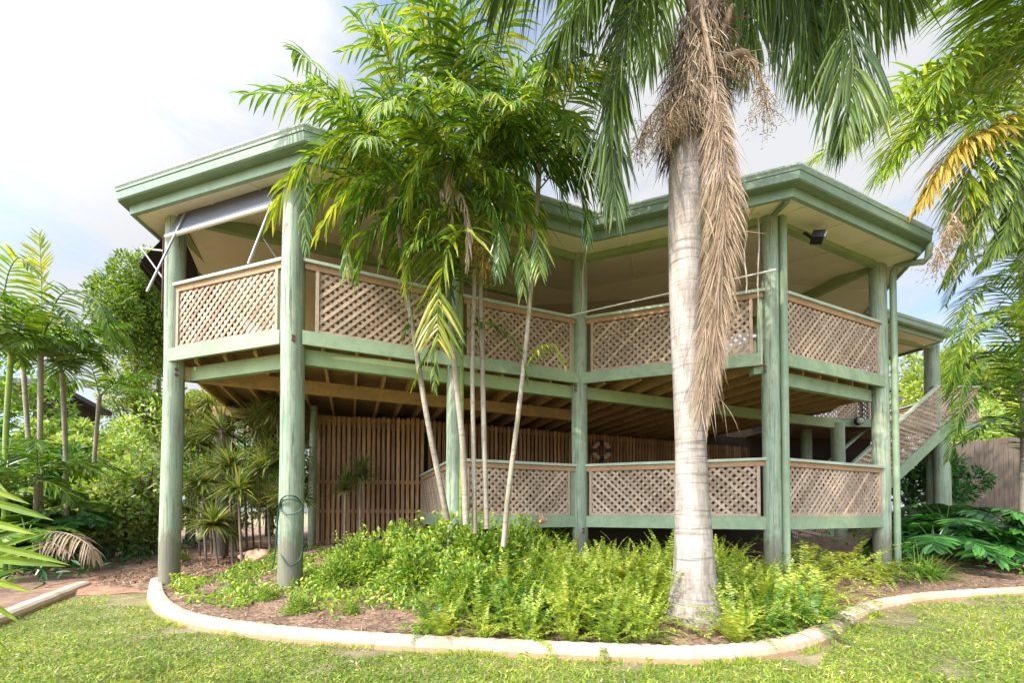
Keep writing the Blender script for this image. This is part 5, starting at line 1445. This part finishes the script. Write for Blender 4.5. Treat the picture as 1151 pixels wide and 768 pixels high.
# dry brown fern litter at the trunk foot
mb = MB(); n = 900
c_ = ground_at(868, 694); pts_ = c_+np.stack([rng.normal(0, .16, n), rng.normal(0, .10, n), rng.uniform(0, .14, n)], 1)
leaf_cloud(mb, pts_, .13, .006, rng.uniform(.1, .9, n), K=2, droop=.6, fold=0)
tag(mb.build('dry_fern_tuft', 'deadleaf'), 'dry brown fern tuft right of the grey trunk', 'fern')
fw = at(608, 590, Y=5.9)
mb = MB(); rosette(mb, fw, 22, .12, .04, (.3, .9), .6, .5)
tag(mb.build('bromeliad_flower', 'flower'), 'pink flower head in front of the lower deck beam', 'flower')

# ---- right bed
gc = ground_at(1038, 650)
mb = MB(); n = 420
d = rng.normal(0, .5, (n, 3)); d[:, 2] = rng.uniform(.5, 1.2, n); d /= np.linalg.norm(d, axis=1)[:, None]
s_ = np.cross(d, [0, 0, 1.0]); s_ /= np.linalg.norm(s_, axis=1)[:, None]
mb.strips(gc+np.stack([rng.normal(0, .1, n), rng.normal(0, .08, n), 0*d[:, 0]-.02], 1), d, s_, rng.uniform(.35, .75, n), .012, 1.5, 5, [.8, 1, .9, .7, .45, .03], .2, rng.uniform(.1, .8, n))
tag(mb.build('strappy_grass', 'shrub'), 'round tuft of fine strappy grass beside the right downpipe', 'grass clump')
def lobed(c, n, L, lab, mt='dark', name='split_leaf_plant', tint=(.1, 1), ll=.24, el=(25, 75), grp='dark leafy plants by the fence'):
    e = empty(name, c, lab, 'plant', grp)
    for k in range(n):
        az = k*2.4+rng.uniform(-.4, .4)
        st_ = arc_path(c, az, R(rng.uniform(*el)), L*rng.uniform(.6, 1.0), 1.3, 12)
        mb = MB(); mb.tube(st_, .010, 5, .2)
        tip = st_[-1]; dr = st_[-1]-st_[-2]; dr = unit(dr); az2 = math.atan2(dr[1], dr[0])
        lp = arc_path(tip, az2, -.15, L*.55, 1.0, 12)
        frond(mb, lp, nl=9, ll=ll, lw=.12, droop=.4, plumose=.05, t0=.02, rr=.008, ang=(95, 25), K=3, fold=.2, vee=.1, tint=tint, tiptaper=.5)
        mb.build('leaf', mt, e)
    return e
for (pp, Y, L, n, lab) in [((1050, 600), 7.4, .62, 12, 'dark green split leaf plant nearest the downpipe'), ((1085, 605), 7.8, .7, 14, 'glossy split leaf plant in the middle of the right bed'), ((1130, 600), 7.6, .7, 13, 'split leaf plant at the right picture side'), ((1062, 560), 8.8, .75, 12, 'tall split leaf plant below the rear stairs')]:
    c = at(*pp, Y=Y); c[2] = float(bedz(c[0], c[1]))+.30
    lobed(c, n+6, L*1.35, lab, ll=.34)
for (pp, Y, L, n, lab, mt) in [((30, 600), 6.6, .5, 12, 'broad leaved green plant under the left cane palms', 'shrub'), ((78, 585), 7.4, .5, 12, 'split leaf plant beside the brown fallen frond', 'dark'), ((100, 570), 8.4, .5, 12, 'bright split leaf plant below the pale shrubs', 'cover'), ((50, 560), 7.8, .6, 12, 'tall split leaf plant among the cane stems', 'shrub')]:
    c = at(*pp, Y=Y); c[2] = max(.15, c[2]-.1)
    lobed(c, n+4, L, lab, mt=mt, ll=.24, grp='leafy plants under the cane palms')
for (pp, Y, lab) in [((1100, 575), 8.6, 'cycad with arching fronds before the paling fence'), ((1150, 580), 8.2, 'sunlit cycad at the right end of the bed')]:
    c = at(*pp, Y=Y); c[2] = float(bedz(c[0], c[1]))+.3
    e = empty('cycad', (c[0], c[1], c[2]-.3), lab, 'plant')
    mb = MB(); mb.tube([c-[0, 0, .4], c], [.12, .1], 10); mb.build('trunk', 'bark', e, smooth=True)
    for k in range(16):
        make_frond(e, arc_path(c, R(k*137), R(rng.uniform(25, 75)), rng.uniform(.8, 1.1), 1.9, 16), 'dark' if '1100' in str(pp) else 'shrub', nl=34, ll=.17, lw=.02, droop=.4, t0=.12, rr=.008, ang=(70, 45), K=2, fold=.2, tint=(.3, 1))
# low plants and litter in the right bed
mb = MB(); n = 2200
x_ = rng.uniform(5.2, 12, n); y_ = yfront(x_)+rng.uniform(.7, 4.5, n); keep = np.sin(x_*2.3)*np.cos(y_*1.9)+rng.normal(0, .3, n) > .2
x_, y_ = x_[keep], y_[keep]
leaf_cloud(mb, np.stack([x_, y_, bedz(x_, y_)+rng.uniform(0, .22, len(x_))], 1), .13, .05, rng.uniform(0, .8, len(x_)), upb=.8)
tag(mb.build('undergrowth', 'shrub'), 'low mixed undergrowth in the right bed', 'undergrowth', kind='stuff')
mb = MB(); n = 2600
x_ = rng.uniform(-12, -5.2, n); y_ = rng.uniform(4.5, 12, n); keep = (x_ < -6.9-(y_-6.5)*.25+rng.normal(0, .15, n))
x_, y_ = x_[keep], y_[keep]
leaf_cloud(mb, np.stack([x_, y_, .05+rng.uniform(0, .35, len(x_))], 1), .18, .05, rng.uniform(0, .8, len(x_)), upb=.8)
tag(mb.build('undergrowth', 'dark'), 'low dark undergrowth among the left cane palms', 'undergrowth', kind='stuff')

# ---- mulch chips and lawn
mb = MB(); n = 26000
x_ = rng.uniform(-6.5, 9, n); d_ = rng.uniform(.08, 2.4, n)**1.0; y_ = yfront(x_)+d_
dd = rng.normal(0, 1, (n, 3)); dd[:, 2] *= .15; dd /= np.linalg.norm(dd, axis=1)[:, None]
ss = np.cross(dd, np.array([0, 0, 1.0])+rng.normal(0, .3, (n, 3))); ss /= np.linalg.norm(ss, axis=1)[:, None]
mb.strips(np.stack([x_, y_, bedz(x_, y_)+.012+rng.uniform(0, .012, n)], 1), dd, ss, rng.uniform(.02, .07, n), rng.uniform(.004, .012, n), .05, 2, [.8, 1, .6], 0, rng.random(n)**1.3)
n = 5000
t_ = rng.random(n); f_ = rng.random(n)
A_ = pl[0]*(1-t_[:, None])+np.array([-6.9, 8.5, .1])*t_[:, None]; B_ = pr[0]*(1-t_[:, None])+np.array([-5.3, 8.5, .1])*t_[:, None]
q_ = A_*(1-f_[:, None])+B_*f_[:, None]; q_[:, 2] = np.maximum(bedz(q_[:, 0], q_[:, 1]), .004)+.03
dd = rng.normal(0, 1, (n, 3)); dd[:, 2] *= .2; dd /= np.linalg.norm(dd, axis=1)[:, None]; ss = np.cross(dd, [0, 0, 1.0]); ss /= np.linalg.norm(ss, axis=1)[:, None]
mb.strips(q_, dd, ss, rng.uniform(.04, .12, n), rng.uniform(.008, .03, n), .1, 2, [.6, 1, .3], 0, rng.uniform(.2, 1, n))
tag(mb.build('mulch_chips', 'mulchchip'), 'loose brown bark chips on the bed and path', 'mulch', kind='stuff')

mb = MB(); n = 420
y_ = 2.3+3.6*rng.random(n)**1.3; x_ = rng.uniform(-1.3, 1.4, n)*y_; ok = (y_ < yfront(x_)-.12) & (x_ > np.interp(y_, lcurb[:, 1], lcurb[:, 0])+.12)
x_, y_ = x_[ok], y_[ok]; n = len(x_)
dd = rng.normal(0, 1, (n, 3)); dd[:, 2] *= .25; dd /= np.linalg.norm(dd, axis=1)[:, None]; ss = np.cross(dd, rng.normal(0, .3, (n, 3))+[0, 0, 1.0])
mb.strips(np.stack([x_, y_, .018+.014*rng.random(n)], 1), dd, ss, rng.uniform(.02, .07, n), rng.uniform(.005, .02, n), .2, 2, [.5, 1, .2], 0, rng.uniform(.2, 1, n))
tag(mb.build('fallen_leaves', 'deadleaf'), 'small dry leaves scattered over the lawn', 'leaves', kind='stuff')
mb = MB(); n = 5000
i_ = rng.integers(0, len(cs), n); ok = (np.sin(i_*.21)+.6*np.sin(i_*.083+2)+rng.normal(0, .3, n)) > .55
i_ = i_[ok]; n = len(i_)
tg_ = np.gradient(cs, axis=0); tg_[:, 2] = 0; tg_ /= np.linalg.norm(tg_, axis=1)[:, None]
q_ = cs[i_]*[1, 1, 0]+np.stack([tg_[i_, 1], -tg_[i_, 0], 0*i_], 1)*rng.uniform(.095, .16, n)[:, None]
d = rng.normal(0, .4, (n, 3)); d[:, 2] = 1; d /= np.linalg.norm(d, axis=1)[:, None]; s_ = np.cross(d, [0.3, 1, .2]); s_ /= np.linalg.norm(s_, axis=1)[:, None]
mb.strips(q_, d, s_, rng.uniform(.04, .10, n), rng.uniform(.003, .007, n), 1.0, 3, None, 0, rng.uniform(.1, .95, n))
tag(mb.build('kerb_grass', 'grass'), 'uncut grass growing against the kerb', 'grass', kind='stuff')
mb = MB(); n = 360000
y_ = 1.9+5.4*rng.random(n)**1.5; x_ = rng.uniform(-1.42, 1.55, n)*y_
lcx = np.interp(y_, lcurb[:, 1], lcurb[:, 0])
ok = (y_ < yfront(x_)-.10) & (x_ > lcx+.10)
pn = np.sin(x_*2.1+y_*1.3)*np.cos(y_*2.9-x_*.7)+.5*np.sin(x_*5.3-y_*4.1)+.35*np.sin(x_*11+1)*np.cos(y_*13)
edge = yfront(x_)-y_
ok &= (pn+rng.normal(0, .35, n)-1.3*(edge < .17+.10*np.sin(x_*3.3)+.06*np.sin(x_*9))-.8*((edge < .45) & (x_ > 2.2)) > -1.35)
ok &= ~((x_ < -4.2) & (edge < .7) & (x_ > -6.2) & (rng.random(n) < .85) & (y_ > 4.9))
x_, y_, pn = x_[ok], y_[ok], pn[ok]; n = len(x_)
d = rng.normal(0, .75, (n, 3)); d[:, 2] = np.abs(rng.normal(.7, .3, n)); d /= np.linalg.norm(d, axis=1)[:, None]
s_ = np.cross(d, rng.normal(0, .4, (n, 3))+[0, 0, 1.0]); s_ /= np.linalg.norm(s_, axis=1)[:, None]
tn = np.clip(rng.uniform(.05, .8, n)+.12*pn+(rng.random(n) < .05)*.4, 0, 1)
mb.strips(np.stack([x_, y_, np.zeros(n)-.002], 1), d, s_, rng.uniform(.020, .052, n), rng.uniform(.0035, .008, n), .9, 2, [.8, 1, .08], 0, tn)
tag(mb.build('lawn_grass', 'grass'), 'short broad bladed lawn grass in the foreground', 'grass', kind='stuff')


# ---------------------------------------------------------------- light and sky
SAZ, SEL = 222.0, 47.0      # direction to the sun in the xy plane, degrees from +X
sd = np.array([math.cos(R(SAZ))*math.cos(R(SEL)), math.sin(R(SAZ))*math.cos(R(SEL)), math.sin(R(SEL))])
sl = bpy.data.lights.new('sun', 'SUN'); sl.energy = 4.3; sl.angle = R(0.6); sl.color = (1.0, 0.91, 0.77)
so = bpy.data.objects.new('sun', sl); col.objects.link(so)
so.rotation_euler = Vector(-sd).to_track_quat('-Z', 'Y').to_euler()
so.location = (0, 0, 20)
w = bpy.data.worlds.new('World'); sc.world = w; w.use_nodes = True
nt = w.node_tree; bg = nt.nodes['Background']
sky = nt.nodes.new('ShaderNodeTexSky'); sky.sky_type = 'NISHITA'; sky.sun_disc = False
sky.sun_elevation = R(SEL); sky.sun_rotation = R(90-SAZ); sky.dust_density = 2.0; sky.air_density = 1.0
tc = nt.nodes.new('ShaderNodeTexCoord')
mp = nt.nodes.new('ShaderNodeMapping'); mp.inputs['Scale'].default_value = (1.0, 1.0, 2.2); mp.inputs['Location'].default_value = (2.3, .4, 0)
nt.links.new(tc.outputs['Generated'], mp.inputs[0])
cn = noise(nt, mp.outputs[0], 2.0, 9, 0.6, 0.25)
cf = ramp(nt, cn, [(0.36, (0.15,)*3), (0.58, (0.97,)*3)])
dp_ = nt.nodes.new('ShaderNodeVectorMath'); dp_.operation = 'DOT_PRODUCT'
nt.links.new(tc.outputs['Generated'], dp_.inputs[0]); dp_.inputs[1].default_value = tuple(sd)
glow = nt.nodes.new('ShaderNodeMapRange'); glow.interpolation_type = 'SMOOTHSTEP'
nt.links.new(dp_.outputs['Value'], glow.inputs[0])
glow.inputs[1].default_value = 0.32; glow.inputs[2].default_value = 1.0; glow.inputs[3].default_value = 1.0; glow.inputs[4].default_value = 4.0
sky_b = mix(nt, 1.0, sky.outputs[0], (1.75, 1.95, 2.1), 'MULTIPLY')
sky_c = mix(nt, cf, sky_b, (5.3, 5.35, 5.45))
vm = nt.nodes.new('ShaderNodeVectorMath'); vm.operation = 'SCALE'
nt.links.new(sky_c, vm.inputs[0]); nt.links.new(glow.outputs[0], vm.inputs['Scale'])
nt.links.new(vm.outputs[0], bg.inputs[0]); bg.inputs[1].default_value = 0.115
sc.view_settings.view_transform = 'Standard'; sc.view_settings.look = 'None'
sc.view_settings.exposure = 0.52; sc.view_settings.gamma = 1.0
sc.cycles.max_bounces = 8; sc.cycles.diffuse_bounces = 4; sc.cycles.transmission_bounces = 4; sc.cycles.glossy_bounces = 3
sc.cycles.use_denoising = True
sc.cycles.caustics_reflective = False; sc.cycles.caustics_refractive = False
